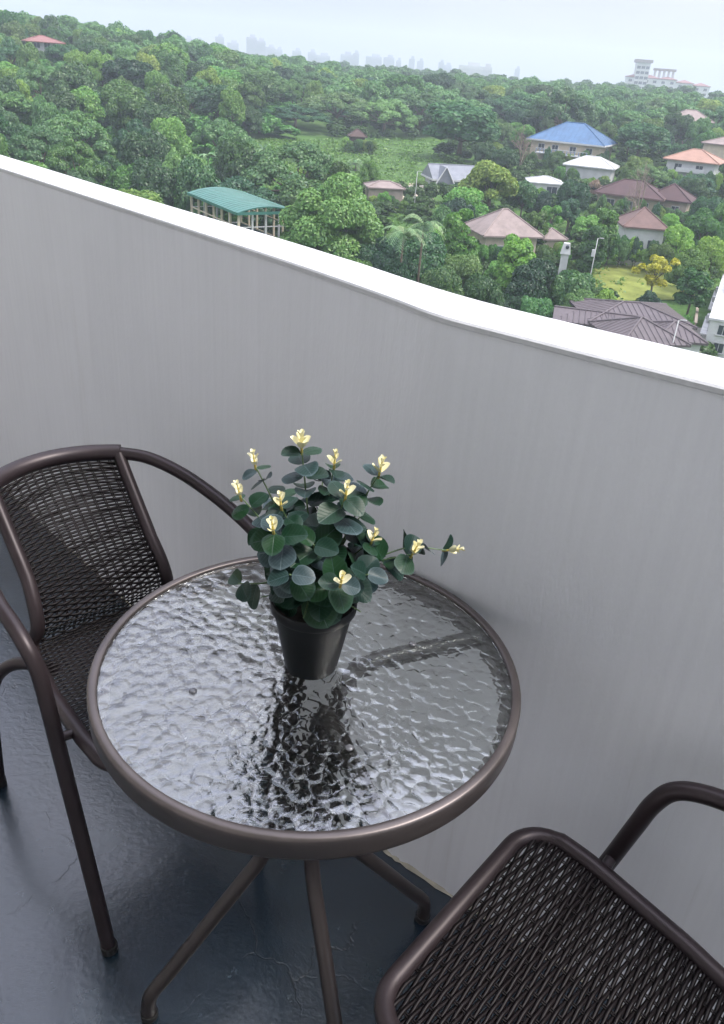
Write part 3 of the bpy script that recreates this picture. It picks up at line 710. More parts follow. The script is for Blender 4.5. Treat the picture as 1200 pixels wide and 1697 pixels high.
for ti, (u, v, Y, ls, nn) in enumerate(TIPS):
    v += 22; ls *= 0.86
    tip = atY(u, v, Y) - PP
    flat_d = Vector((tip.x, tip.y, 0))
    r0 = root + flat_d * 0.10 + Vector((pr.uniform(-.008, .008), pr.uniform(-.008, .008), 0))
    low = tip.z < 0.2
    ctrl = [r0, r0 + flat_d * 0.22 + Vector((0, 0, (tip.z - 0.096) * 0.42 + (0.03 if low else 0))), root.lerp(tip, 0.72) + Vector((0, 0, 0.012)), tip]
    if ti == 11: ctrl = [r0, Vector((0.05, 0.0, 0.16)), Vector((0.115, 0.02, 0.192)), tip]
    if ti == 10: ctrl = [r0, Vector((0.03, 0.0, 0.15)), Vector((0.075, 0.0, 0.178)), tip]
    path = catmull(ctrl, 8)
    st = MB(); st.tube(path, [0.0017 - 0.0009 * k / len(path) for k in range(len(path))], 6)
    so_ = st.build('stem', MT['stem'], plant, True)
    n = len(path) - 1
    ang = pr.uniform(0, math.pi)
    for k in range(nn):
        f = 0.36 + (0.60 - 0.0) * k / max(1, nn - 1) if nn > 3 else 0.45 + 0.5 * k / max(1, nn - 1)
        f = min(f, 0.965)
        i = min(n - 1, int(f * n)); P = path[i].lerp(path[i + 1], f * n - i)
        tg = (path[i + 1] - path[i]).normalized()
        a1 = tg.orthogonal().normalized(); a2 = tg.cross(a1)
        size = ls * (1.18 - 0.42 * k / max(1, nn - 1)) * pr.uniform(0.88, 1.1)
        ang += math.pi / 2 + pr.uniform(-0.4, 0.4)
        for sgn in (0, math.pi):
            if pr.random() < 0.06: continue
            A = ang + sgn + pr.uniform(-0.2, 0.2)
            od = a1 * math.cos(A) + a2 * math.sin(A)
            up = 0.35 + 0.25 * k / nn
            d = (od + tg * pr.uniform(0.0, up) + Vector((0, 0, pr.uniform(-0.25, 0.15)))).normalized()
            nr2 = (tg * 0.8 + Vector((0, -0.25, 0.65)) + Vector((pr.uniform(-.3, .3), pr.uniform(-.3, .3), 0))).normalized()
            j = pr.randrange(4)
            place_leaf((LG if pr.random() < (0.10 + 0.25 * (k / nn)) else LEAVES)[j], 'leaf', so_, P + d * 0.0015, d, nr2, size)
    if ti < 12:
        tg = (path[-1] - path[-3]).normalized()
        if ti in (11,): tg = Vector((0.9, 0.0, 0.2)).normalized()
        else: tg = (tg * 0.4 + Vector((0, -0.1, 0.9))).normalized()
        a1 = tg.orthogonal().normalized(); a2 = tg.cross(a1)
        tm = MB(); tm.tube([tip - tg * 0.008, tip + tg * 0.004, tip + tg * 0.018], [0.0018, 0.0016, 0.0008], 6)
        tb = tm.build('blossom_stem', MT['tip_stem'], plant, True)
        big = {0: 1.35, 3: 1.15, 10: 1.2}.get(ti, 1.0)
        for ring, (h, sz, cnt, tilt) in enumerate(((0.001, 0.0145, 3 if ti == 0 else 2, 0.55), (0.0085, 0.0105, 2, 0.75), (0.0155, 0.0075, 3, 1.2))):
            for q in range(cnt):
                A = 2 * math.pi * q / cnt + ring * 1.3 + ti
                od = a1 * math.cos(A) + a2 * math.sin(A)
                d = (od + tg * tilt).normalized()
                place_leaf(PET, 'petal', tb, tip + tg * h, d, tg - od * 0.4, sz * big * pr.uniform(0.9, 1.15))

# ================================================================== terrain
def build_terrain():
    rs = np.concatenate([[0.5, 30, 60], np.arange(75, 420, 7), np.arange(430, 900, 30), [1000, 1300, 1700, 2300, 3200, 5000, 9000]])
    th = np.concatenate([np.linspace(-0.75, 0.75, 120), np.linspace(0.85, 2 * math.pi - 0.85, 40)])
    V = []; Q = []
    n = len(th)
    for r in rs:
        for t in th:
            x, y = r * math.sin(t), r * math.cos(t); V.append((x, y, gz(x, y)))
    for i in range(len(rs) - 1):
        for k in range(n):
            k2 = (k + 1) % n; a = i * n
            Q.append((a + k, a + n + k, a + n + k2, a + k2))
    me = np_mesh('ground', V, np.array(Q), smooth=True); me.flip_normals(); me.materials.append(MT['ground'])
    return tag(link(bpy.data.objects.new('ground', me)), kind='structure')
build_terrain()
def patch(name, corners, m, n=10, lift=0.12):
    """a sheet of other ground laid over the terrain between four seen corners"""
    P = [ground_hit(u, v) for u, v in corners]; V = []; Q = []
    for i in range(n + 1):
        for j in range(n + 1):
            a = P[0].lerp(P[1], j / n); b = P[3].lerp(P[2], j / n); p = a.lerp(b, i / n)
            V.append((p.x, p.y, gz(p.x, p.y) + lift))
    for i in range(n):
        for j in range(n):
            a = i * (n + 1) + j; Q.append((a, a + 1, a + n + 2, a + n + 1))
    me = np_mesh(name, V, np.array(Q), smooth=True)
    if me.polygons[0].normal.z < 0: me.flip_normals()
    me.materials.append(m)
    return tag(link(bpy.data.objects.new(name, me)), kind='structure')
patch('dry_grass_field', [(985, 440), (1150, 440), (1165, 500), (970, 505)], MT['field'])
patch('meadow', [(500, 238), (720, 236), (700, 305), (400, 300)], MT['meadow'], 14)
patch('concrete_yard', [(1095, 545), (1165, 545), (1180, 610), (1090, 610)], MT['concrete'])
patch('dirt_lane', [(610, 306), (700, 306), (720, 335), (600, 330)], plain('dirt', (0.33, 0.28, 0.21), 0.95, 0.25, 0.4), lift=0.25)

# ================================================================== houses
def azim(p): return math.atan2(p.x, p.y)
def mpp(p): return (Vector(p) - CAM).dot(FWD) / F_PX
def hip_roof(mb, w, d, z0, z1, over=0.6, th=0.22, gable=False, axis='x'):
    W, D = w / 2 + over, d / 2 + over
    if axis == 'y': W, D = D, W
    k = 0 if gable else min(D, W)
    rx = W if gable else max(W - k, 0.05)
    def t(x, y, z): return (x, y, z) if axis == 'x' else (y, x, z)
    V = [t(-W, -D, z0), t(W, -D, z0), t(W, D, z0), t(-W, D, z0), t(-rx, 0, z1), t(rx, 0, z1),
         t(-W, -D, z0 - th), t(W, -D, z0 - th), t(W, D, z0 - th), t(-W, D, z0 - th)]
    Fc = [(0, 1, 5, 4), (2, 3, 4, 5), (1, 2, 5), (3, 0, 4), (0, 6, 7, 1), (1, 7, 8, 2), (2, 8, 9, 3), (3, 9, 6, 0), (6, 9, 8, 7)]
    if axis == 'y': Fc = [f[::-1] for f in Fc]
    mb.add(V, Fc)
    return V
def seams(mb, w, d, z0, z1, over, step, axis='x'):
    """raised seams running up the long slopes"""
    W, D = w / 2 + over, d / 2 + over
    if axis == 'y': W, D = D, W
    k = min(W, D); rx = max(W - k, 0.05)
    def t(x, y, z): return (x, y, z) if axis == 'x' else (y, x, z)
    for sgn in (-1, 1):
        x = -W + step * 0.5
        while x < W:
            yt = 0 if abs(x) <= rx else D * (abs(x) - rx) / (W - rx)
            f = 1 - yt / D
            a, b = Vector(t(x, sgn * D, z0 + 0.03)), Vector(t(x, sgn * yt, z0 + (z1 - z0) * f + 0.03))
            if (b - a).length > 0.4: mb.tube([a, b], 0.05, 4)
            x += step
        y = -D + step * 0.5
        while y < D:
            xt = rx + (W - rx) * abs(y) / D
            f = (W - xt) / (W - rx)
            a, b = Vector(t(sgn * W, y, z0 + 0.03)), Vector(t(sgn * xt, y, z0 + (z1 - z0) * f + 0.03))
            if (b - a).length > 0.4: mb.tube([a, b], 0.05, 4)
            y += step
def window(parent, x, y, z, w, h, nx, ny, frame=None, name='window'):
    """frame, sill and dark pane set on a wall facing (nx, ny)"""
    rz = math.atan2(-nx, ny) + math.pi
    f = MB(); ca, sa = math.cos(rz), math.sin(rz)
    def B(dx, dz, sx, sz, dep, off=0.0):
        cx, cy = x + nx * (dep / 2 + off) + ca * dx, y + ny * (dep / 2 + off) + sa * dx
        f.box((cx, cy, z + dz), (sx, dep, sz), rz)
    t = 0.10
    B(0, h / 2, w + t, t, 0.12); B(0, -h / 2, w + 0.3, t, 0.2); B(-w / 2, 0, t, h - t, 0.12); B(w / 2, 0, t, h - t, 0.12); B(0, 0, 0.06, h - t, 0.10)
    o = f.build(name, frame or MT['white'], parent)
    g = MB(); cx, cy = x + nx * 0.03, y + ny * 0.03
    g.box((cx, cy, z), (w - t, 0.05, h - t), rz); g.build('pane', MT['pane'], o)
    return o
PROTECT = []       # parts of the picture kept free of nearer chance trees
FOOT = []
GARDEN = []
def house(name, label, u, r, w, d, yaw, v_eave, v_ridge, rm, wm, over=0.6, gable=False, axis='x', wins=(), seam=0, base=None, door=None, prot=True, cat='house', fascia=None, ridge_cap=True, low=-2, shrubs=9):
    p = spot(u, v_eave, r); zb = gz(p.x, p.y) if base is None else base
    ze = zat(u, v_eave, r - d * 0.5); zr = zat(u, v_ridge, r)
    if ze - zb < 2.2: zb = ze - 2.6
    o = empty(name, (p.x, p.y, zb), -azim(p) + math.radians(yaw))
    tag(o, label, cat)
    hw, hr = ze - zb, max(zr - zb, ze - zb + 0.8)
    mb = MB(); mb.box((0, 0, hw / 2 - 0.4), (w, d, hw + 0.6)); mb.build('wall', wm, o)
    mb = MB(); hip_roof(mb, w, d, hw, hr, over, gable=gable, axis=axis); ro = mb.build('roof', rm, o)
    if seam:
        mb = MB(); seams(mb, w, d, hw, hr, over, seam, axis); so = mb.build('roof_seams', rm, ro); so['kind'] = 'stuff'
    if ridge_cap:
        W, D = w / 2 + over, d / 2 + over
        if axis == 'y': W, D = D, W
        k = 0 if gable else min(W, D); rx = W if gable else max(W - k, 0.05)
        tt = (lambda x, y, z: (x, y, z)) if axis == 'x' else (lambda x, y, z: (y, x, z))
        mb = MB(); mb.tube([tt(-rx, 0, hr + .04), tt(rx, 0, hr + .04)], 0.11, 6)
        if not gable:
            for sx in (-1, 1):
                for sy in (-1, 1): mb.tube([tt(sx * W, sy * D, hw + .04), tt(sx * rx, 0, hr + .04)], 0.11, 6)
        mb.build('ridge_cap', rm, ro)
    if fascia:
        W, D = w / 2 + over + 0.03, d / 2 + over + 0.03
        mb = MB()
        for sx in (-1, 1): mb.box((sx * W, 0, hw - 0.16), (0.08, 2 * D, 0.34)); mb.box((0, sx * D, hw - 0.16), (2 * W - 0.1, 0.08, 0.34))
        mb.build('fascia', fascia, ro)
    for (face, x, z, ww, wh) in wins:
        nx, ny = {'f': (0, -1), 'b': (0, 1), 'l': (-1, 0), 'r': (1, 0)}[face]
        if face in 'fb': window(o, x, ny * d / 2, z * hw, ww, wh, nx, ny)
        else: window(o, nx * w / 2, x, z * hw, ww, wh, nx, ny)
    if door:
        mb = MB(); mb.box((door, -d / 2 - 0.03, 1.05), (1.0, 0.08, 2.1)); dd = mb.build('door', MT['dark'], o)
        mb = MB(); mb.box((door + 0.38, -d / 2 - 0.10, 1.0), (0.06, 0.06, 0.14)); mb.build('handle', MT['greyw'], dd)
    FOOT.append((p.x, p.y, max(w, d) * 0.62 + 0.5)); GARDEN.append((label, u, r, w, d, zb, hw, shrubs))
    if prot:
        m = mpp(p); PROTECT.append((u - (w / 2) / m * 0.85, v_ridge - 2, u + (w / 2) / m * 0.85, v_eave + low, r))
    return o

# green-roofed pavilion
def pavilion():
    zE = zat(393, 352, 112); zb = gz(*spot(393, 352, 112).xy)
    A, Fp, B = [spot(u, v, 1) for u, v in ((311, 319), (393, 353), (460, 325))]
    def onz(u, v, z):
        d = ray(u, v); k = (z - CAM_Z) / d.z; return Vector((d.x * k, d.y * k, 0))
    L, Fc, R = onz(311, 319, zE), onz(393, 353, zE), onz(460, 326, zE)
    ax = (L - Fc); ay = (R - Fc); ay = ay - ax.normalized() * ay.dot(ax.normalized())     # squared plan
    la, lb = ax.length, ay.length * 0.72; ay = ay * 0.72
    C = Fc + ax / 2 + ay / 2
    rz = math.atan2(ax.y, ax.x)
    o = empty('open_pavilion', (C.x, C.y, zb), rz)
    tag(o, 'open-sided pavilion with a curved green metal roof and cream posts', 'pavilion')
    sgn = 1 if ay.dot(Vector((-math.sin(rz), math.cos(rz), 0))) > 0 else -1
    h = zE - zb; n = 12; V = []; Q = []
    rise = 0.085 * lb
    for k in range(n + 1):
        y = -lb / 2 + lb * k / n; z = h + rise * (1 - (2 * y / lb) ** 2)
        V += [(-la / 2, y, z), (la / 2, y, z), (-la / 2, y, z - 0.16), (la / 2, y, z - 0.16)]
    mb = MB(); Fs = []
    for k in range(n):
        a, b = 4 * k, 4 * k + 4
        Fs += [(a, a + 1, b + 1, b), (a + 2, b + 2, b + 3, a + 3), (a, b, b + 2, a + 2), (a + 1, a + 3, b + 3, b + 1)]
    Fs += [(0, 2, 3, 1), (4 * n, 4 * n + 1, 4 * n + 3, 4 * n + 2)]
    mb.add(V, Fs); ro = mb.build('roof', MT['r_green'], o)
    mb = MB()
    for x in np.arange(-la / 2 + 0.9, la / 2 - 0.4, 1.0):
        pth = [(x, -lb / 2 + lb * k / n, h + rise * (1 - (2 * (-lb / 2 + lb * k / n) / lb) ** 2) + 0.02) for k in range(n + 1)]
        mb.tube(pth, 0.04, 4)
    so = mb.build('roof_seams', MT['r_green'], ro); so['kind'] = 'stuff'
    mb = MB()
    for sy in (-1, 1): mb.box((0, sy * (lb / 2 + 0.06), h - 0.10), (la, 0.10, 0.35))
    for sx in (-1, 1): mb.box((sx * (la / 2 + 0.06), 0, h - 0.10), (0.10, lb, 0.35))
    mb.build('fascia', MT['r_green'], ro)
    nx = 7
    for sy in (-1, 1):
        for i in range(nx):
            mb = MB(); x = -la / 2 + 0.4 + (la - 0.8) * i / (nx - 1)
            mb.box((x, sy * (lb / 2 - 0.4), h / 2 - 0.1), (0.26, 0.26, h)); mb.build('post', MT['cream'], o)
    for sx in (-1, 1):
        for i in range(1, 4):
            mb = MB(); mb.box((sx * (la / 2 - 0.4), -lb / 2 + 0.4 + (lb - 0.8) * i / 4, h / 2 - 0.1), (0.22, 0.22, h)); mb.build('post', MT['greyw'], o)
    for z in (0.55, 0.80):
        for sy in (-1, 1): mb = MB(); mb.box((0, sy * (lb / 2 - 0.4), h * z), (la - 0.8, 0.10, 0.14)); mb.build('rail', MT['cream'], o)
        for sx in (-1, 1): mb = MB(); mb.box((sx * (la / 2 - 0.4), 0, h * z), (0.10, lb - 0.8, 0.12)); mb.build('rail', MT['greyw'], o)
    for sy in (-1, 1): mb = MB(); mb.box((0, sy * (lb / 2 - 0.55), h * 0.27), (la - 1.0, 0.12, h * 0.54)); mb.build('shade_infill_wall', MT['dark_green'], o)  # low dark infill, its colour standing in for shade under the roof
    for sx in (-1, 1): mb = MB(); mb.box((sx * (la / 2 - 0.55), 0, h * 0.27), (0.12, lb - 1.4, h * 0.54)); mb.build('shade_infill_wall', MT['dark_green'], o)
    mb = MB(); mb.box((0, 0, -0.15), (la, lb, 0.5)); mb.build('slab', MT['concrete'], o)
    mb = MB(); mb.box((-la / 2 - 1.2, 0, h * 0.52), (2.4, lb * 0.92, 0.18)); mb.build('lean_to_roof', MT['r_green'], o)
    FOOT.append((C.x, C.y, la * 0.55 + 1.5)); PROTECT.append((306, 304, 462, 362, 128))
pavilion()

BH = house('blue_roofed_house', 'large house with a bright blue hipped roof and a balcony', 949, 232, 17.5, 13, -14, 236, 203, MT['r_blue'], MT['cream'], 1.0,
      wins=[('f', -6, 0.70, 1.6, 1.3), ('f', -2.5, 0.70, 1.6, 1.3), ('f', 2, 0.70, 1.6, 1.3), ('f', 6, 0.70, 1.6, 1.3), ('r', 0, 0.7, 1.5, 1.3), ('l', 0, 0.7, 1.5, 1.3), ('f', -4, 0.25, 1.4, 1.2), ('f', 4, 0.25, 1.4, 1.2)], fascia=MT['white'], seam=1.2)
mb = MB(); mb.box((0, -8.1, 2.5), (13, 3.2, 0.25)); bal = mb.build('balcony', MT['white'], BH)
for k in range(14):
    mb = MB(); mb.box((-6.3 + 12.6 * k / 13, -9.6, 3.05), (0.12, 0.1, 0.9)); mb.build('baluster', MT['blue_rail'], bal)
mb = MB(); mb.box((0, -9.6, 3.55), (13, 0.16, 0.12)); mb.build('handrail', MT['white'], bal)
GH = house('gabled_house', 'grey-roofed house with white-trimmed gables below the rain trees', 748, 190, 9.5, 7.5, 18, 297, 273, MT['r_grey'], MT['white'], 0.8, gable=True, wins=[('f', -2, 0.6, 1.4, 1.2), ('f', 2, 0.6, 1.4, 1.2)], fascia=MT['white'])
zz = GH.children[0].dimensions.z - 0.6
mb = MB(); mb.add([(-4.9, -5.2, zz - 0.4), (-1.0, -5.2, zz - 0.4), (-2.95, -5.2, zz + 2.9), (-4.9, 0.0, zz - 0.4), (-1.0, 0.0, zz - 0.4), (-2.95, 0.0, zz + 2.9)],
      [(0, 1, 2), (3, 5, 4), (0, 2, 5, 3), (1, 4, 5, 2), (0, 3, 4, 1)]); gb = mb.build('front_gable', MT['r_grey'], GH)
mb = MB(); mb.tube([(-5.2, -5.3, zz - 0.7), (-2.95, -5.3, zz + 3.0), (-0.7, -5.3, zz - 0.7)], 0.16, 6); mb.build('bargeboard', MT['white'], gb)
TH = house('tan_roofed_house', 'bungalow with a pinkish tan hipped roof among bright trees', 832, 131, 8.2, 7.4, 24, 389, 346, MT['r_tan'], MT['cream'], 0.8, wins=[('f', -1.8, 0.62, 1.4, 1.1), ('f', 1.8, 0.62, 1.4, 1.1), ('r', 0, 0.62, 1.4, 1.1)], seam=0.0)
house('garage', 'small tan-roofed outbuilding beside the tan bungalow', 912, 136, 3.4, 3.4, 24, 395, 378, MT['r_tan'], MT['cream'], 0.4)
WH = house('flat_roofed_house', 'low white flat-roofed house with a dark carport opening', 903, 186, 7.0, 6, 8, 303, 292, MT['greyw'], MT['white'], 0.3, wins=[('f', 1.2, 0.6, 2.2, 1.5)])
house('low_white_house', 'low house with a pale grey sheet roof below the blue roof', 980, 205, 10, 7, -8, 276, 259, MT['white'], MT['white'], 0.7, seam=1.0)
house('dark_red_roofed_house', 'cream bungalow under a wide dark red hipped roof', 1046, 180, 11.5, 8, -6, 324, 298, MT['r_red'], MT['cream'], 0.9, wins=[('f', -3.2, 0.6, 1.5, 1.3), ('f', 0, 0.55, 2.0, 1.6), ('f', 3.2, 0.6, 1.5, 1.3)], fascia=MT['r_brown'])
house('maroon_roofed_annex', 'darker maroon-roofed wing at the right end of the red-roofed house', 1112, 182, 7.0, 7, -6, 331, 304, MT['r_red'], MT['tanw'], 0.8, wins=[('f', -1.5, 0.6, 1.4, 1.2), ('f', 1.5, 0.6, 1.4, 1.2)])
house('brown_roofed_cottage', 'small cottage with a faded red-brown roof and white porch walls', 1062, 147, 6.2, 6.5, 14, 376, 343, MT['r_brown'], MT['white'], 0.6, wins=[('f', -1.4, 0.55, 1.3, 1.5), ('f', 1.4, 0.55, 1.3, 1.5), ('l', 0, 0.55, 1.2, 1.2)])
OH = house('orange_roofed_house', 'two-storey white house with a salmon orange hipped roof', 1152, 215, 10.4, 8.5, -10, 267, 247, MT['r_orange'], MT['white'], 0.9, wins=[('f', -2.6, 0.72, 1.6, 1.4), ('f', 2.0, 0.72, 1.6, 1.4), ('f', -2.6, 0.25, 1.6, 1.4), ('f', 2.4, 0.25, 1.6, 1.4), ('l', 0, 0.7, 1.4, 1.2)], base=zat(1152, 311, 211))
mb = MB(); mb.box((0.2, -4.7, 3.1), (6.0, 0.9, 0.2)); bo = mb.build('balcony', MT['white'], OH)
mb = MB(); mb.box((0.2, -5.1, 3.55), (6.0, 0.1, 0.7)); mb.build('balustrade', MT['white'], bo)
house('edge_house', 'pale house with brown roof cut off by the right edge', 1206, 236, 9, 8, -15, 240, 226, MT['r_tan'], MT['cream'], 0.6, wins=[('f', -2.5, 0.6, 1.8, 1.4)])
house('hilltop_house', 'red-roofed pavilion house on top of the wooded left hill', 70, 300, 9.0, 8, 10, 69, 59, MT['r_hill'], MT['white'], 1.3, wins=[('f', -2.4, 0.65, 1.8, 1.5), ('f', 0.6, 0.65, 1.8, 1.5), ('f', 3.2, 0.65, 1.4, 1.5)], base=zat(70, 86, 296))
house('brown_hillside_house', 'weathered brown-roofed house half hidden in the right-hand woods', 1142, 290, 11, 8, 20, 200, 182, MT['r_tan'], MT['tanw'], 0.7, wins=[('f', -2.5, 0.6, 1.6, 1.4), ('f', 2.5, 0.6, 1.6, 1.4)], prot=False, shrubs=7)
house('shed', 'low shed with a weathered tan roof by the dirt lane', 637, 165, 6.5, 4.5, 10, 311, 300, MT['r_tan'], MT['tanw'], 0.4)
house('hut', 'small dark timber hut at the top edge of the green slope', 592, 226, 3.6, 3.2, 8, 226, 214, MT['dark'], MT['dark'], 0.5, wins=[('f', 0, 0.6, 1.0, 1.0)])
# purple-brown roofs just over the parapet
QH = house('purple_roofed_house', 'house with ribbed purple-brown roofs just beyond the parapet, higher rear hip', 1040, 97, 10.5, 8.6, 20, 533, 500, MT['r_purple'], MT['white'], 0.7, seam=0.62, cat='house')
house('purple_roofed_wing', 'long low purple-brown roof wing left of the ribbed hip', 985, 93, 8.2, 4.6, 4, 537, 519, MT['r_purple'], MT['white'], 0.5, gable=True, seam=0.62, prot=True)
house('purple_gabled_house', 'front purple-brown gabled roof nearest the parapet', 1055, 88, 6.4, 6.6, 30, 566, 525, MT['r_purple'], MT['white'], 0.6, seam=0.62)
house('purple_roofed_annex', 'small purple-brown roof stepping down at the right of the ribbed roofs', 1112, 91, 4.4, 5.4, 20, 562, 532, MT['r_purple'], MT['white'], 0.5, seam=0.62)
# white town house on the right edge
def townhouse():
    A, B = ground_hit(1160, 596), ground_hit(1193, 486)
    d = (B - A); L = math.hypot(d.x, d.y); rz = math.atan2(-d.x, d.y)
    o = empty('white_townhouse', (A.x, A.y, min(A.z, B.z)), rz)
    tag(o, 'white townhouse with air conditioners on its side wall, at right edge', 'house')
    h = 4.6
    mb = MB(); mb.box((3.5, L / 2, h / 2 - 0.5), (7.0, L, h + 1)); mb.build('wall', MT['white'], o)
    mb = MB(); mb.box((3.5, L / 2, h + 0.12), (7.5, L + 0.5, 0.24)); mb.build('roof_slab', MT['greyw'], o)
    mb = MB(); mb.box((4.6, L * 0.72, h + 1.5), (4.6, L * 0.5, 2.6)); mb.build('upper_wall', MT['white'], o)
    mb = MB(); hip_roof(mb, 4.6, L * 0.5, h + 2.8, h + 4.0, 0.4, axis='y'); mb.v = [(x + 4.6, y + L * 0.72, z) for x, y, z in mb.v]; mb.build('roof', MT['r_purple'], o)
    for k, (y, z) in enumerate(((0.16, 1.5), (0.24, 3.1), (0.42, 1.9), (0.55, 3.4), (0.75, 3.4))):
        y *= L
        mb = MB(); mb.box((-0.32, y, z), (0.6, 0.95, 0.7)); a = mb.build('air_conditioner', MT['greyw'], o)
        mb = MB(); mb.lathe([(0.24, 0), (0.26, 0.03), (0.22, 0.05), (0.05, 0.04), (0.0001, 0.05)], 12); mb.v = [(-0.62 - zz, y - 0.1 + xx, z + yy) for xx, yy, zz in mb.v]; mb.build('fan_grille', MT['pane'], a)
    for (y, z) in ((0.10, 3.4), (0.33, 1.4), (0.45, 3.5), (0.66, 1.6), (0.86, 3.4)): window(o, 0.0, y * L, z, 1.0, 1.1, -1, 0, MT['greyw'])
    for (x, z) in ((1.6, 1.5), (4.4, 1.5), (1.6, 3.6), (4.4, 3.6)): window(o, x, 0.0, z, 1.2, 1.2, 0, -1, MT['greyw'])
    for (y, w_, z) in ((0.2, 0.3, 2.4), (0.66, 0.4, 2.5)): mb = MB(); mb.box((-0.4, y * L, z), (0.8, w_ * L, 0.14)); mb.build('ledge', MT['greyw'], o)
    c = (A + B) / 2; FOOT.append((c.x + 3, c.y, L * 0.5)); PROTECT.append((1150, 440, 1260, 600, 96))
townhouse()
# garden walls, water-tank tower
def small_box(name, label, cat, u, v, r, w, d, h, m, yaw=0, base=None):
    p = spot(u, v, r); zb = p.z if base is None else base
    o = empty(name, (p.x, p.y, zb), -azim(p) + math.radians(yaw)); tag(o, label, cat); return o
o = small_box('water_tank', '', '', 937, 420, 128, 0, 0, 0, None); tag(o, 'small white tank tower standing among the trees below the bungalow', 'tank')
hz = o.location.z - gz(o.location.x, o.location.y)
mb = MB(); mb.box((0, 0, -hz / 2), (1.1, 1.1, hz)); mb.build('tower', MT['white'], o)
mb = MB(); mb.add([(-.75, -.75, 0), (.75, -.75, 0), (.75, .75, 0), (-.75, .75, 0), (-.45, -.45, 1.5), (.45, -.45, 1.5), (.45, .45, 1.5), (-.45, .45, 1.5)], [(0, 3, 2, 1), (4, 5, 6, 7), (0, 1, 5, 4), (1, 2, 6, 5), (2, 3, 7, 6), (3, 0, 4, 7)]); mb.build('tank', MT['white'], o)
mb = MB(); mb.tube([(0.15, -0.8, 1.0), (0.15, -0.5, 1.1)], 0.26, 10); mb.build('vent', MT['pane'], o)
PROTECT.append((928, 395, 948, 428, 128))
def garden_wall(label, corners, h, m):
    P = [ground_hit(u, v) for u, v in corners]; o = empty('garden_wall', P[0]); tag(o, label, 'wall')
    mb = MB(); mc = MB()
    for a, b in zip(P[:-1], P[1:]):
        d = b - a; L = math.hypot(d.x, d.y); rz = math.atan2(d.y, d.x); c = (a + b) / 2 - P[0]
        mb.box((c.x, c.y, c.z + h / 2 - 0.5), (L, 0.22, h + 1.0), rz); mc.box((c.x, c.y, c.z + h + 0.05), (L + 0.1, 0.34, 0.12), rz)
    mb.build('wall_face', m, o); mc.build('coping', m, o)
garden_wall('grey concrete wall by the dirt lane under the lamp post', [(640, 322), (668, 325), (700, 322)], 1.6, MT['concrete'])
garden_wall('white garden wall glimpsed between the dark trees', [(838, 452), (868, 448)], 1.9, MT['white'])
garden_wall('tan boundary wall beside the white townhouse', [(1130, 585), (1146, 562), (1152, 525)], 1.5, MT['tanw'])
# lamp posts
def lamp(label, u, v0, v1, r, dbl=False):
    top = spot(u, v0, r); zb = gz(top.x, top.y); h = top.z - zb
    o = empty('lamp_post', (top.x, top.y, zb)); tag(o, label, 'lamp post')
    mb = MB(); mb.tube([(0, 0, -0.3), (0, 0, h * 0.6), (0, 0, h)], [0.09, 0.06, 0.05], 8); mb.build('pole', MT['white'], o, True)
    mb = MB(); mb.tube([(0, 0, h - 0.1), (0.2, 0, h + 0.06), (0.5, 0, h + 0.07)], 0.03, 6); ar = mb.build('arm', MT['white'], o, True)
    mb = MB(); mb.box((0.62, 0, h + 0.05), (0.36, 0.16, 0.09)); mb.build('lamp_head', MT['greyw'], ar)
    if dbl: mb = MB(); mb.box((-0.25, 0, h * 0.78), (0.35, 0.3, 0.9)); mb.build('transformer', MT['greyw'], o)
    PROTECT.append((u - 4, v0 - 2, u + 8, v1, r))
lamp('slim white lamp post beside the dirt lane', 692, 284, 312, 160)
lamp('white utility post with a grey box among the trees', 991, 395, 440, 118, True)
lamp('white lamp post between the purple roofs and townhouse', 1125, 531, 578, 86)

# ================================================================== far buildings
def tower(label, u, v, r, w, d, m, name='high_rise_tower', group=None, floors=None, cap=True, yaw=0):
    top = spot(u, v, r); zb = gz(top.x, top.y); h = top.z - zb
    o = empty(name, (top.x, top.y, zb), -azim(top) + math.radians(yaw)); tag(o, label, 'tower', group)
    mb = MB(); mb.box((0, 0, h / 2), (w, d, h)); mb.build('wall', m, o)
    mb = MB(); n = max(3, int(h / 3.6))
    for k in range(1, n): mb.box((0, 0, h * k / n), (w + 0.9, d + 0.9, 0.9))
    mb.build('floor_bands', m, o)
    if cap: mb = MB(); mb.box((w * 0.1, 0, h + 2), (w * 0.5, d * 0.5, 4)); mb.build('roof_house', m, o)
    return o
FT = 'faint towers on the skyline'
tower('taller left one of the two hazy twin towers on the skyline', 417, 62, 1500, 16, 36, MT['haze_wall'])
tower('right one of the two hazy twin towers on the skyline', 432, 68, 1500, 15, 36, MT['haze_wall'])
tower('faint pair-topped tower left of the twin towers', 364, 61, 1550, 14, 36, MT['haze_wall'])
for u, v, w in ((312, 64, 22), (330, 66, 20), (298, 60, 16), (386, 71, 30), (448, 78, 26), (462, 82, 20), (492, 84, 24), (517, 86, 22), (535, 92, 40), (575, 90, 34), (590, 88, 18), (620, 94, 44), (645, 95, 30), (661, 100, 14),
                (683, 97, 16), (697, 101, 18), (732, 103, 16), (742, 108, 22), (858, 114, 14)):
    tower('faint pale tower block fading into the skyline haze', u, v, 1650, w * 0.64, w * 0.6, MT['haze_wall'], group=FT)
o = tower('long pale pinkish apartment block on the skyline at centre right', 781, 109, 1250, 32, 16, MT['white'], 'apartment_block'); o['category'] = 'apartment block'
o = tower('lower grey block right of the pinkish skyline apartments', 807, 111, 1300, 15, 15, MT['greyw'], 'apartment_block'); o['category'] = 'apartment block'
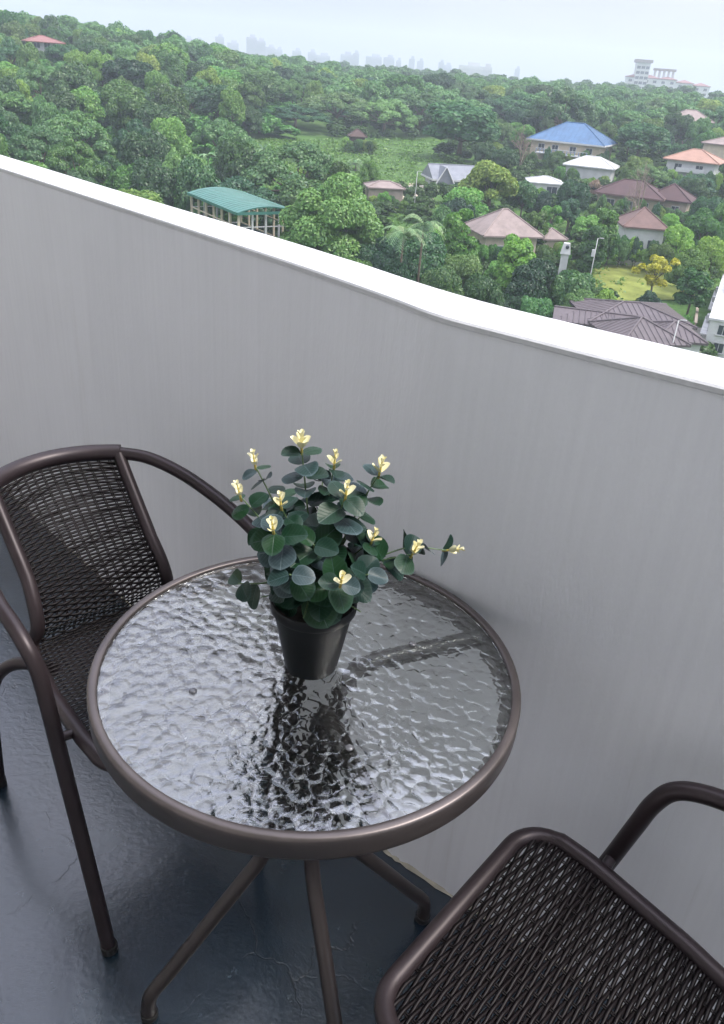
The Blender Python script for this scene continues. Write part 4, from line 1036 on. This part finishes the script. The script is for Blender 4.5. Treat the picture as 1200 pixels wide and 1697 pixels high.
# the large condominium on the right skyline
def condo():
    R = 950; p = spot(1105, 140, R); zb = gz(p.x, p.y) - 5; m = mpp(p)
    o = empty('condominium', (p.x, p.y, zb), -azim(p) + 0.12); tag(o, 'long white condominium with red roofs and a tower on the right skyline', 'apartment block')
    def part(u0, u1, vt, name, mt, yo=0.0, dep=16, z0=0.0, z1=None):
        x0, x1 = (u0 - 1105) * m, (u1 - 1105) * m; zt = (zat((u0 + u1) / 2, vt, R) - zb) if z1 is None else z1
        mb = MB(); mb.box(((x0 + x1) / 2, yo, (zt + z0) / 2), (x1 - x0, dep, zt - z0)); return mb.build(name, mt, o), x0, x1, zt
    _, x0, x1, zt = part(1050, 1071, 104, 'tower', MT['white'], -2, 20)
    mb = MB(); mb.box(((x0 + x1) / 2, -2, zt + 1.4), (x1 - x0 + 3.5, 23, 2.6)); mb.build('tower_roof', MT['r_tan'], o)
    for k in range(7):
        for q in range(3):
            window(o, x0 + (x1 - x0) * (q + 0.5) / 3, -12, zt - 4 - k * 4.4, 3.4, 2.4, 0, -1, MT['tanw'])
    for (u0, u1, v, vr) in ((1038, 1090, 128, 123), (1090, 1118, 131, 127), (1118, 1145, 137, 132), (1145, 1172, 142, 137)):
        _, x0, x1, zt = part(u0, u1, v, 'block', MT['white'])
        zr = zat((u0 + u1) / 2, vr, R) - zb
        mb = MB(); hip_roof(mb, x1 - x0 - 0.4, 16, zt, zr, 0.8, 0.6); mb.v = [(x + (x0 + x1) / 2, y, z) for x, y, z in mb.v]; mb.build('roof', MT['r_hill'], o)
        nb = max(2, int((x1 - x0) / 7))
        for k in range(3):
            for q in range(nb): window(o, x0 + (x1 - x0) * (q + 0.5) / nb, -8, zt - 3.2 - 4.2 * k, 3.2, 2.2, 0, -1, MT['tanw'])
    x0, x1 = (1083 - 1105) * m, (1112 - 1105) * m; zt = zat(1097, 117, R) - zb; zl = zat(1097, 124, R) - zb
    for x in np.linspace(x0, x1, 5):
        mb = MB(); mb.box((x, 2, (zt + zl) / 2 - 4), (2.0, 3, zt - zl + 8)); mb.build('arcade_pier', MT['white'], o)
    mb = MB(); mb.box(((x0 + x1) / 2, 2, zt + 0.8), (x1 - x0 + 4, 6, 2.0)); mb.build('arcade_beam', MT['r_tan'], o)
condo()
PROTECT.append((1036, 96, 1176, 146, 1300)); PROTECT.append((762, 104, 818, 120, 1600))

# ================================================================== trees
ICO = None
def ico():
    global ICO
    if ICO is None:
        t = (1 + 5 ** 0.5) / 2
        v = np.array([(-1, t, 0), (1, t, 0), (-1, -t, 0), (1, -t, 0), (0, -1, t), (0, 1, t), (0, -1, -t), (0, 1, -t), (t, 0, -1), (t, 0, 1), (-t, 0, -1), (-t, 0, 1)], float)
        v /= np.linalg.norm(v[0])
        f = np.array([(0, 11, 5), (0, 5, 1), (0, 1, 7), (0, 7, 10), (0, 10, 11), (1, 5, 9), (5, 11, 4), (11, 10, 2), (10, 7, 6), (7, 1, 8), (3, 9, 4), (3, 4, 2), (3, 2, 6), (3, 6, 8), (3, 8, 9), (4, 9, 5), (2, 4, 11), (6, 2, 10), (8, 6, 7), (9, 8, 1)])
        ICO = (v, f)
    return ICO
def clumps_for(kind, g):
    """centres and radii of leaf clumps; tree height 1, crown radius given by kind"""
    C = []; R = []
    if kind in ('round', 'bush'):
        cz, rx, rz_ = (0.60, 0.44, 0.38) if kind == 'round' else (0.46, 0.52, 0.48)
        n = 30
        for i in range(n):
            d = g.normal(size=3); d /= np.linalg.norm(d)
            if d[2] < -0.55: d[2] *= -1
            q = g.uniform(0.55, 0.82)
            C.append((d[0] * rx * q, d[1] * rx * q, cz + d[2] * rz_ * q)); R.append(g.uniform(0.11, 0.19))
    elif kind == 'rain':
        n = 34
        for i in range(n):
            a = g.uniform(0, 2 * math.pi); q = math.sqrt(g.uniform(0, 1)) * 0.66
            C.append((q * math.cos(a), q * math.sin(a), 0.86 - 0.42 * (q / 0.7) ** 2 + g.uniform(-0.05, 0.04))); R.append(g.uniform(0.11, 0.17))
        for i in range(10):
            a = g.uniform(0, 2 * math.pi); q = g.uniform(0.45, 0.68)
            C.append((q * math.cos(a), q * math.sin(a), g.uniform(0.36, 0.5))); R.append(g.uniform(0.09, 0.13))
    elif kind == 'column':
        for i in range(30):
            z = g.uniform(0.22, 0.93); q = 0.20 * math.sin(math.pi * min(1, (z - 0.10) / 0.95)) ** 0.7
            a = g.uniform(0, 2 * math.pi)
            C.append((q * math.cos(a), q * math.sin(a), z)); R.append(g.uniform(0.07, 0.12))
    elif kind == 'sparse':
        for i in range(15):
            a = g.uniform(0, 2 * math.pi); q = g.uniform(0.1, 0.38)
            C.append((q * math.cos(a), q * math.sin(a), g.uniform(0.42, 0.92))); R.append(g.uniform(0.05, 0.10))
    return np.array(C), np.array(R)
def crown_arrays(kind, seed, n, leaf, core=0.74):
    g = np.random.default_rng(seed)
    C, R = clumps_for(kind, g); flat = {'rain': 0.62}.get(kind, 0.82)
    w = R ** 2; w /= w.sum()
    k = g.choice(len(C), size=int(n * 1.9), p=w)
    d = g.normal(size=(len(k), 3)); d /= np.linalg.norm(d, axis=1)[:, None]
    d[:, 2] = np.where((d[:, 2] < -0.35), -d[:, 2], d[:, 2])
    sc3 = np.array([1, 1, flat])
    P = C[k] + d * sc3 * (R[k] * g.uniform(0.82, 1.10, len(k)))[:, None]
    keep = np.ones(len(P), bool)
    for c, r in zip(C, R):
        q = (P - c) / sc3; keep &= (q * q).sum(1) > (0.70 * r) ** 2
    P, d, k = P[keep][:n], d[keep][:n], k[keep][:n]; m = len(P)
    N = d * 0.8 + np.array([0, 0, 0.45]) + g.normal(size=(m, 3)) * 0.45; N /= np.linalg.norm(N, axis=1)[:, None]
    A = np.cross(N, g.normal(size=(m, 3))); A /= np.linalg.norm(A, axis=1)[:, None]; B = np.cross(N, A)
    s = leaf * g.uniform(0.6, 1.25, m)[:, None]
    V = np.stack([P - A * s, P - B * s * 0.55 + N * s * 0.15, P + A * s, P + B * s * 0.55 + N * s * 0.15], 1).reshape(-1, 3)
    Q = np.arange(m * 4).reshape(-1, 4)
    T = None
    if core:
        iv, if_ = ico(); vs_, ts_ = [], []; o = len(V)
        for c, r in zip(C, R):
            j = 1 + 0.12 * g.normal(size=(12, 1)); vs_.append(c + iv * j * sc3 * r * core); ts_.append(if_ + o); o += 12
        V = np.concatenate([V] + vs_); T = np.concatenate(ts_)
    return V, Q, T
def trunk_mesh(kind, seed):
    g = random.Random(seed); mb = MB()
    hh = {'round': 0.45, 'bush': 0.25, 'rain': 0.42, 'column': 0.7, 'sparse': 0.55}[kind]
    r0 = {'round': 0.028, 'bush': 0.024, 'rain': 0.034, 'column': 0.018, 'sparse': 0.02}[kind]
    lean = (g.uniform(-.03, .03), g.uniform(-.03, .03))
    mb.tube([(0, 0, -0.06), (lean[0] * .4, lean[1] * .4, hh * 0.5), (lean[0], lean[1], hh)], [r0 * 1.25, r0, r0 * 0.75], 7)
    C, R = clumps_for(kind, np.random.default_rng(seed))
    for i in range(0, len(C), 2 if kind == 'sparse' else 4):
        c = Vector(C[i]); b = Vector((lean[0], lean[1], hh * g.uniform(0.75, 1.0)))
        if c.z < b.z: continue
        mb.tube([b, b.lerp(c, 0.5) + Vector((0, 0, -0.02)), c], [r0 * 0.5, r0 * 0.34, r0 * 0.12], 5)
    return mb
def bare_mesh(seed, depth=5):
    g = random.Random(seed); tr = MB(); tw = MB()
    def grow_(p, d, L, r, k):
        q = p + d * L
        (tr if k > 3 else tw).tube([p, p.lerp(q, 0.5) + Vector((g.uniform(-.1, .1), g.uniform(-.1, .1), 0)) * L * 0.4, q], [r, r * 0.8, r * 0.6], 5 if k > 2 else 3, cap=False)
        if k == 0: return
        for i in range(3 if k < depth else 4):
            nd_ = (d + Vector((g.gauss(0, .55), g.gauss(0, .55), g.gauss(0.12, .35)))).normalized()
            grow_(q if i else p.lerp(q, 0.75), nd_, L * g.uniform(0.6, 0.82), r * 0.58, k - 1)
    grow_(Vector((0, 0, -0.03)), Vector((0, 0, 1)), 0.30, 0.026, depth)
    return tr, tw
VAR = {}
def variant(kind, seed, n, leaf, fm):
    key = (kind, seed, n, fm)
    if key not in VAR:
        V, Q, T = crown_arrays(kind, seed, n, leaf); me = np_mesh('crown', V, Q, T); me.materials.append(MT[fm])
        mb = trunk_mesh(kind, seed); tm = bpy.data.meshes.new('trunk'); tm.from_pydata(mb.v, [], mb.f); tm.update()
        tm.polygons.foreach_set('use_smooth', np.ones(len(tm.polygons), bool)); tm.materials.append(MT['bark'])
        VAR[key] = (me, tm)
    return VAR[key]
RAD = {'round': 0.55, 'bush': 0.64, 'rain': 0.80, 'column': 0.29, 'sparse': 0.44}
SPOTS = []
NT = [0]
def plant_tree(P, h, width, kind, var, label, group=None, name='tree', cat='tree'):
    o = empty(name, P, rng.uniform(0, 6.28)); s = (width / 2) / RAD[kind]
    e = rng.uniform(0.84, 1.18); o.scale = (s * e, s / e, h); o.rotation_euler = (rng.uniform(-.07, .07), rng.uniform(-.07, .07), o.rotation_euler[2])
    tag(o, label, cat, group)
    me, tm = var
    link(bpy.data.objects.new('trunk', tm), o); link(bpy.data.objects.new('crown', me), o)
    SPOTS.append((P[0], P[1], width / 2)); NT[0] += 1
    return o
def hero(kind, u, vt, r, wpx, seed, n, leaf, fm, label, group=None, name='tree', cat='tree', base=None):
    lim = {'column': 2.1, 'rain': 0.95}.get(kind, 1.3); r_ = r
    while True:
        p = spot(u, vt, r_); g_ = gz(p.x, p.y) if base is None else base; h = max(p.z - g_, 1.2)
        if h <= lim * wpx * mpp(p) or r_ > r * 1.3: break
        r_ += 2
    return plant_tree((p.x, p.y, g_), h, wpx * mpp(p), kind, variant(kind, seed, n, leaf, fm), label, group, name, cat)
# --- trees one can pick out
hero('bush', 548, 285, 112, 195, 1, 26000, 0.019, 'f_big', 'big bright green tree right of the green-roofed pavilion')
hero('column', 562, 266, 124, 60, 21, 5000, 0.026, 'f_bright', 'pale green tree top rising behind the big bright green tree')
hero('bush', 470, 378, 92, 70, 2, 5000, 0.034, 'f_bright', 'light green shrub in front of the pavilion, beside its lean-to roof', name='shrub', cat='shrub')
ORD = ['first', 'second', 'third', 'fourth', 'fifth', 'sixth', 'seventh', 'eighth', 'ninth', 'tenth', 'eleventh', 'twelfth', 'thirteenth', 'fourteenth', 'fifteenth', 'sixteenth']
DKU = [640, 705, 668, 765, 735, 800, 848, 893, 952, 905, 965, 600]
DK = 'dark trees close below the parapet'
for i, (u, v, r, w) in enumerate(((640, 378, 86, 100), (705, 388, 84, 110), (668, 420, 74, 90), (765, 402, 86, 100), (735, 440, 72, 95), (800, 452, 72, 95), (848, 472, 72, 85), (893, 432, 78, 110), (952, 446, 80, 100), (905, 478, 72, 90), (965, 480, 76, 70), (600, 402, 84, 70))):
    hero('round' if i % 3 else 'bush', u, v, r, w, 3 + i % 3, 16000, 0.022, 'f_dark', ORD[sorted(range(12), key=lambda q: DKU[q]).index(i)] + ' from the left of the dark trees close below the parapet', DK)
BRU = [722, 778, 755, 895, 918, 800, 860, 1000, 1010, 985, 1175, 1130, 1190, 1150, 1100, 1120]
BR = 'bright young trees among the houses'
for i, (u, v, r, w, k) in enumerate(((722, 368, 100, 58, 'bush'), (778, 342, 112, 60, 'column'), (755, 360, 105, 50, 'column'), (895, 350, 112, 44, 'column'), (918, 336, 118, 40, 'column'), (800, 390, 102, 50, 'bush'), (860, 392, 102, 60, 'column'), (1000, 338, 128, 56, 'column'), (1010, 366, 124, 60, 'bush'), (985, 375, 122, 46, 'column'),
        (1175, 340, 150, 90, 'bush'), (1130, 362, 140, 70, 'bush'), (1190, 386, 128, 80, 'bush'), (1150, 405, 126, 80, 'bush'), (1100, 395, 136, 50, 'bush'), (1120, 350, 160, 50, 'bush'))):
    hero(k, u, v, r, w, 6 + i % 3, 9000, 0.025, 'f_bright', ORD[sorted(range(16), key=lambda q: BRU[q]).index(i)] + ' from the left of the bright young trees among the houses', BR)
hero('round', 822, 272, 158, 120, 9, 9000, 0.030, 'f_round', 'large rounded green tree behind the pinkish tan bungalow')
hero('bush', 765, 318, 140, 80, 10, 6000, 0.032, 'f_dark', 'dark bushy tree between grey-roofed house and tan bungalow')
hero('round', 872, 300, 160, 60, 11, 5000, 0.034, 'f_dark', 'dark tree left of the flat-roofed white house')
hero('round', 955, 296, 140, 64, 3, 7000, 0.030, 'f_dark', 'dark tree right of the flat-roofed white house')
hero('round', 948, 330, 124, 50, 4, 6000, 0.032, 'f_dark', 'dark slim tree above the white tank tower')
hero('round', 1066, 206, 236, 118, 12, 9000, 0.028, 'f_dark', 'broad dark tree between the blue and orange roofs')
hero('bush', 1186, 262, 196, 40, 13, 4000, 0.034, 'f_dark', 'dark tree covering the right side of the orange-roofed house')
hero('sparse', 1096, 424, 120, 72, 14, 2600, 0.046, 'f_yellow', 'thin tree with bright yellow leaves by the dry grass field')
hero('bush', 1088, 478, 112, 62, 2, 5000, 0.034, 'f_dark', 'dark rounded bush at the lower edge of the grass field', name='shrub', cat='shrub')
hero('column', 1158, 446, 116, 56, 22, 4500, 0.030, 'f_bright', 'slender light green tree right of the yellow-leaved tree')
hero('bush', 1140, 520, 98, 40, 6, 3500, 0.036, 'f_bright', 'green hedge bush beside the tan boundary wall', name='shrub', cat='shrub')
hero('bush', 1198, 508, 84, 36, 7, 3500, 0.036, 'f_bright', 'bright green shrub at the townhouse front, right edge', name='shrub', cat='shrub')
hero('bush', 1057, 538, 76, 22, 8, 2000, 0.04, 'f_bright', 'small yellow-green bush poking up before the purple roofs', name='shrub', cat='shrub')
hero('bush', 1010, 476, 98, 44, 6, 3500, 0.036, 'f_bright', 'light green bush left of the purple-brown roofs', name='shrub', cat='shrub')
hero('bush', 490, 282, 170, 60, 15, 3500, 0.036, 'f_brown', 'brownish dry shrub behind the green-roofed pavilion', name='shrub', cat='shrub')
hero('bush', 988, 294, 190, 36, 16, 2500, 0.038, 'f_brown', 'rusty brown tree left of the dark red roof')
RTU = [430, 490, 560, 640, 700, 620, 870, 800, 1010, 1100, 1190]
RTG = 'broad rain trees behind the green slope'
for i, (u, v, r, w) in enumerate(((430, 196, 235, 100), (490, 172, 250, 120), (560, 150, 262, 150), (640, 160, 262, 110), (700, 148, 275, 150), (620, 128, 320, 120), (870, 152, 290, 120), (800, 146, 310, 120), (1010, 158, 300, 90), (1100, 160, 320, 110), (1190, 172, 300, 100))):
    hero('rain', u, v, r, w, 31 + i % 3, 7000, 0.024, 'f_rain', ORD[sorted(range(11), key=lambda q: RTU[q]).index(i)] + ' from the left of the broad umbrella-shaped rain trees', RTG)
hero('round', 770, 170, 222, 145, 17, 11000, 0.026, 'f_rain', 'big blue-green tree above the grey gabled house')
hero('rain', 942, 140, 262, 125, 31, 9000, 0.022, 'f_dark', 'dark domed tree right behind the blue-roofed house')
hero('round', 212, 152, 190, 78, 18, 8000, 0.028, 'f_round', 'tall pale green tree standing out of the left forest')
hero('rain', 120, 222, 150, 120, 32, 8000, 0.022, 'f_round', 'flat-topped green tree just above the parapet at left')
hero('round', 1128, 186, 268, 56, 41, 6500, 0.027, 'f_round', 'green tree in front of the weathered brown hillside house')
hero('bush', 1165, 190, 262, 60, 45, 6500, 0.027, 'f_dark', 'dark tree at the right of the weathered brown hillside house')
# bare trees
def bare(u, v, r, wpx, seed, label):
    p = spot(u, v, r); g_ = gz(p.x, p.y); h = p.z - g_
    tr, tw = bare_mesh(seed)
    mx_ = max(abs(a) for q in tw.v for a in q[:2]); mz_ = max(q[2] for q in tw.v)
    s = wpx * mpp(p) / 2 / mx_
    o = empty('bare_tree', (p.x, p.y, g_), seed); tag(o, label, 'tree'); o.scale = (s, s, h / mz_)
    tr.build('trunk', MT['twig'], o, True); tw.build('twigs', MT['twig'], o)
    SPOTS.append((p.x, p.y, wpx * mpp(p) / 2))
bare(872, 205, 205, 70, 3, 'leafless grey-brown tree left of the blue-roofed house')
bare(1076, 266, 165, 80, 5, 'leafless tree with pinkish twigs before the dark red roof')
# palms and bananas
def frond_plant(name, label, group, u, v, r, h_top, nfr, L, wid, arch, cat, trunk_h, seed):
    g = random.Random(seed); p = spot(u, v, r); g_ = gz(p.x, p.y)
    o = empty(name, (p.x, p.y, g_), g.uniform(0, 6)); tag(o, label, cat, group)
    th = max(p.z - g_ - L * 0.45, trunk_h)
    mb = MB(); mb.tube([(0, 0, -0.2), (0.1, 0.05, th * 0.5), (0.05, 0, th)], [0.20, 0.15, 0.12], 7); mb.build('trunk', MT['bark'] if cat == 'palm' else MT['f_palm'], o, True)
    for k in range(nfr):
        a = 2 * math.pi * k / nfr + g.uniform(-.3, .3); up = g.uniform(0.3, 1.1)
        pts = []
        for q in range(8):
            t = q / 7; rr = L * (t * (0.9 - 0.15 * up) ); zz = th + L * (up * t - arch * t * t)
            pts.append(Vector((rr * math.cos(a), rr * math.sin(a), zz)))
        mb = MB(); side = Vector((-math.sin(a), math.cos(a), 0))
        if cat == 'palm':
            for q in range(1, 8):
                for sgn in (-1, 1):
                    for e in (0, 0.5):
                        c = pts[q - 1].lerp(pts[q], e); d = (pts[q] - pts[q - 1]).normalized()
                        tip = c + (side * sgn + d * 0.7 + Vector((0, 0, -0.35))) * wid * (1 - 0.6 * abs(q / 7 - 0.4))
                        mb.add([c, c + d * 0.16, tip], [(0, 1, 2)])
            mb.tube(pts, 0.03, 3)
        else:
            V = []; Fc = []
            for q, pt in enumerate(pts):
                w = wid * math.sin(math.pi * min(1, 0.12 + q / 7 * 0.86)) ** 0.7
                V += [pt - side * w + Vector((0, 0, 0.12 * w)), pt, pt + side * w + Vector((0, 0, 0.12 * w))]
            for q in range(7):
                b = q * 3; Fc += [(b, b + 1, b + 4, b + 3), (b + 1, b + 2, b + 5, b + 4)]
            mb.add(V, Fc)
        mb.build('frond', MT['f_palm'], o)
for k, (u, v, r) in enumerate(((368, 228, 178), (345, 248, 165), (382, 252, 160), (410, 226, 200), (436, 236, 196), (452, 246, 188), (500, 232, 205), (520, 240, 200), (472, 240, 200), (335, 270, 150))):
    frond_plant('banana_plant', 'pale banana plant at the forest edge above the pavilion', 'banana plants above the pavilion', u, v, r, 0, 8, 3.2, 0.42, 0.75, 'banana plant', 1.2, 40 + k)
for k, (u, v, r, lb) in enumerate(((705, 350, 100, 'grey-green palm between the bright tree and the tan bungalow'), (672, 366, 96, 'smaller palm left of the grey-green palm, over dark trees'), (590, 262, 200, 'small palm on the green slope'))):
    frond_plant('palm', lb, None, u, v, r, 0, 15, 3.4, 0.75, 0.85, 'palm', 1.5, 60 + k)

# --- the forest: chance-grown trees, kept off houses, fields and what the photograph shows between them
CLEAR = [(395, 232, 735, 318), (980, 436, 1160, 500), (610, 296, 705, 330), (1095, 540, 1200, 600)]
def free(x, y, rad):
    for a, b, c in FOOT:
        if (x - a) ** 2 + (y - b) ** 2 < (c + rad * 0.5) ** 2: return False
    for a, b, c in SPOTS:
        if (x - a) ** 2 + (y - b) ** 2 < (0.62 * (c + rad)) ** 2: return False
    return True
def seen_ok(x, y, z, h, rad, r):
    u0, v0 = proj((x, y, z)); ut, vt = proj((x, y, z + h)); m = mpp((x, y, z + h / 2)); w = rad / m
    for a, b, c, d in CLEAR:
        if a < u0 < c and b < v0 < d: return False
    for a, b, c, d, rr in PROTECT:
        if r < rr and ut + w > a and ut - w < c and vt < d and v0 > b: return False
    return True
KINDS = [('round', 41, 'f_round'), ('round', 42, 'f_round'), ('bush', 43, 'f_round'), ('rain', 32, 'f_rain'), ('rain', 33, 'f_rain'), ('round', 44, 'f_dark'), ('bush', 45, 'f_dark'), ('bush', 46, 'f_bright')]
LB = {'f_round': 'mid-green round tree in the forest canopy', 'f_rain': 'wide flat-topped tree in the forest canopy', 'f_dark': 'dark blue-green tree in the forest canopy', 'f_bright': 'light green tree in the forest canopy'}
GB = {'f_round': 'mid-green forest trees', 'f_rain': 'flat-topped forest trees', 'f_dark': 'dark forest trees', 'f_bright': 'light green forest trees'}
def where(x, y, z):
    u, v = proj((x, y, z))
    if u < 260: a = 'on the left hill'
    elif u < 520: a = 'on the hill left of centre'
    elif u < 800: a = 'behind the green slope' if v < 240 else 'between slope and bungalow'
    elif u < 1000: a = 'around the blue-roofed house' if v > 150 else 'behind the blue-roofed house'
    else: a = 'by the red and orange roofs' if v > 190 else 'below the condominium'
    b = ', high near the skyline' if v < 120 else ', low near the parapet' if v > 270 and u < 520 else ''
    return a + b
for (lb, u, r, w, d, zb, hw, cnt) in GARDEN:
    short = ' '.join(lb.split(' with ')[0].split(' glimpsed ')[0].split()[:8]).split(' under ')[0].split(' beside ')[0].split(' on top ')[0]
    for k in range(cnt):
        c = spot(u, 300, r); th = azim(c); off = (-0.5 + (k + rng.uniform(0.1, 0.9)) / cnt) * (w + 4); rr = r - d * 0.5 - rng.uniform(1.6, 3.2)
        x, y = rr * math.sin(th) + off * math.cos(th), rr * math.cos(th) - off * math.sin(th)
        hh = min(hw * rng.uniform(0.55, 1.12), 5.0); g0 = min(gz(x, y), zb + 0.5)
        fm, sd = rng.choice((('f_dark', 45), ('f_bright', 46), ('f_round', 43)))
        plant_tree((x, y, g0), hh + max(0, zb - g0) * 0.6, rng.uniform(2.2, 4.0), 'bush', variant('bush', sd, 6500, 0.027, fm), 'garden shrub close in front of the ' + short, 'shrubs at the ' + short, 'garden_shrub', 'shrub'); NT[0] -= 1
def scatter(n, r0, r1, u0, u1, wmin, wmax, hmin, hmax, weights, tries=40000, cap=999):
    made = 0
    for _ in range(tries):
        if made >= n or NT[0] >= cap: break
        r = math.sqrt(rng.uniform(r0 * r0, r1 * r1)); u = rng.uniform(u0, u1); d = ray(u, 200); k = r / math.hypot(d.x, d.y)
        x, y = d.x * k, d.y * k; w = rng.uniform(wmin, wmax); h = rng.uniform(hmin, hmax); z = gz(x, y)
        if rng.random() < 0.22: w *= 1.5; h *= 1.12
        if not free(x, y, w / 2) or not seen_ok(x, y, z, h, w / 2, r): continue
        kind, seed, fm = rng.choices(KINDS, weights)[0]
        if kind == 'rain': w *= 1.25
        plant_tree((x, y, z), h, w, kind, variant(kind, seed, 6500, 0.027 if kind != 'rain' else 0.022, fm), LB[fm].replace(' in the forest canopy', ' ' + where(x, y, z + h)), 'trees ' + where(x, y, z + h), 'forest_tree'); made += 1
    return made
a1 = scatter(170, 125, 350, -120, 520, 7.5, 12.5, 7.5, 12.5, [5, 5, 3, 4, 4, 4, 3, 2])
a2 = scatter(60, 95, 285, 560, 1290, 5, 8.5, 5, 9, [4, 4, 4, 1, 1, 4, 3, 3])
a3 = scatter(24, 285, 345, 330, 1300, 9.5, 15, 8.5, 12.5, [4, 4, 2, 5, 5, 3, 2, 1])
# --- the wood beyond, which reads as one mass
def mass(name, label, pts, base, fm, wr, hr):
    Vs, Qs, Ts, o = [], [], [], 0
    for x, y in pts:
        V, Q, T = base[rng.randrange(len(base))]
        w = rng.uniform(*wr); h = rng.uniform(*hr); a = rng.uniform(0, 6.28); s = w / 2 / 0.58
        c_, s_ = math.cos(a), math.sin(a)
        X = np.stack([(V[:, 0] * c_ - V[:, 1] * s_) * s + x, (V[:, 0] * s_ + V[:, 1] * c_) * s + y, V[:, 2] * h + gz(x, y)], 1)
        Vs.append(X); Qs.append(Q + o); Ts.append(T + o); o += len(V)
    me = np_mesh(name, np.concatenate(Vs), np.concatenate(Qs), np.concatenate(Ts)); me.materials.append(MT[fm])
    tag(link(bpy.data.objects.new(name, me)), label, 'forest', kind='stuff')
def spread(r0, r1, u0, u1, n, gap, test):
    pts = []
    for _ in range(n * 30):
        r = math.sqrt(rng.uniform(r0 ** 2, r1 ** 2)); d = ray(rng.uniform(u0, u1), 150); k = r / math.hypot(d.x, d.y); x, y = d.x * k, d.y * k
        if test(x, y, r) and all((x - a) ** 2 + (y - b) ** 2 > gap * gap for a, b in pts): pts.append((x, y))
        if len(pts) >= n: break
    return pts
def far_ok(x, y, r):
    return r > 420 or (free(x, y, 5) and seen_ok(x, y, gz(x, y), 9, 5, r))
K3 = (('round', 71), ('rain', 72), ('bush', 73), ('round', 74))
mass('far_forest', 'distant wooded ridge below the skyline', spread(285, 430, -150, 1350, 260, 8.5, far_ok), [crown_arrays(k, s, 1500, 0.042, 0.8) for k, s in K3], 'f_rain', (9.5, 15), (8.5, 12.5))
mass('far_forest', 'farthest wooded ridge line at the horizon', spread(430, 760, -200, 1400, 420, 11, lambda x, y, r: True), [crown_arrays(k, s, 600, 0.06, 0.85) for k, s in K3], 'f_round', (11, 17), (8, 12.5))
def under_ok(x, y, r):
    z = gz(x, y)
    if any((x - a) ** 2 + (y - b) ** 2 < (c + 1.5) ** 2 for a, b, c in FOOT): return False
    return seen_ok(x, y, z, 3.5, 2.5, r)
mass('understorey', 'dense low bushes filling the gaps under the forest trees', spread(120, 360, -150, 480, 420, 4.2, under_ok), [crown_arrays('bush', s, 800, 0.065, 0.85) for s in (81, 82, 83)], 'f_round', (5, 8), (3, 5.5))
mass('understorey', 'dense bushes filling the gaps between houses and garden trees', spread(80, 290, 560, 1290, 330, 4.2, under_ok), [crown_arrays('bush', s, 700, 0.07, 0.85) for s in (84, 85, 86)], 'f_under', (3.5, 6.5), (2, 4.2))
# --- low growth over the slope and between the houses
def undergrowth():
    g = np.random.default_rng(5); P = []; S = []
    zones = [(395, 735, 232, 318, 1500, 0.42), (590, 1200, 330, 560, 1700, 0.40), (300, 520, 300, 400, 500, 0.4), (840, 1200, 230, 340, 700, 0.5), (0, 420, 180, 330, 700, 0.5)]
    for u0, u1, v0, v1, n, s in zones:
        for _ in range(n):
            p = ground_hit(g.uniform(u0, u1), g.uniform(v0, v1), 70, 400)
            if any((p.x - a) ** 2 + (p.y - b) ** 2 < (c - 2.2) ** 2 for a, b, c in FOOT): continue
            u, v = proj(p)
            if 990 < u < 1150 and 445 < v < 500 and g.uniform() < 0.85: continue
            P.append(tuple(p)); S.append(s * g.uniform(0.5, 1.4))
    P = np.array(P); S = np.array(S); nl = 16
    m = len(P) * nl; C = np.repeat(P, nl, 0); s = np.repeat(S, nl)
    off = g.normal(size=(m, 3)) * np.array([1.5, 1.5, 0.55]) * s[:, None]; off[:, 2] = np.abs(off[:, 2])
    C = C + off
    N = g.normal(size=(m, 3)) * 0.5 + np.array([0, -0.1, 0.8]); N /= np.linalg.norm(N, axis=1)[:, None]
    A = np.cross(N, g.normal(size=(m, 3))); A /= np.linalg.norm(A, axis=1)[:, None]; B = np.cross(N, A); q = (s * g.uniform(0.5, 1.0, m))[:, None]
    V = np.stack([C - A * q, C - B * q * 0.5, C + A * q, C + B * q * 0.5], 1).reshape(-1, 3)
    me = np_mesh('undergrowth', V, np.arange(m * 4).reshape(-1, 4)); me.materials.append(MT['f_under'])
    tag(link(bpy.data.objects.new('undergrowth', me)), 'low green ground cover on the slope and between houses', 'undergrowth', kind='stuff')
undergrowth()
print('TREES', NT[0], a1, a2, a3)

# ================================================================== haze
hz_m = bpy.data.materials.new('haze_air'); hz_m.use_nodes = True; hn = hz_m.node_tree
for n in list(hn.nodes): hn.nodes.remove(n)
ho = hn.nodes.new('ShaderNodeOutputMaterial'); hv = hn.nodes.new('ShaderNodeVolumePrincipled')
hv.inputs['Color'].default_value = (0.77, 0.83, 0.96, 1); hv.inputs['Density'].default_value = 0.0005; hv.inputs['Anisotropy'].default_value = 0.2
hn.links.new(hv.outputs[0], ho.inputs['Volume'])
mb = MB(); mb.box((0, 0, 28), (5200, 5200, 120)); hb = mb.build('haze', hz_m); tag(hb, kind='stuff')
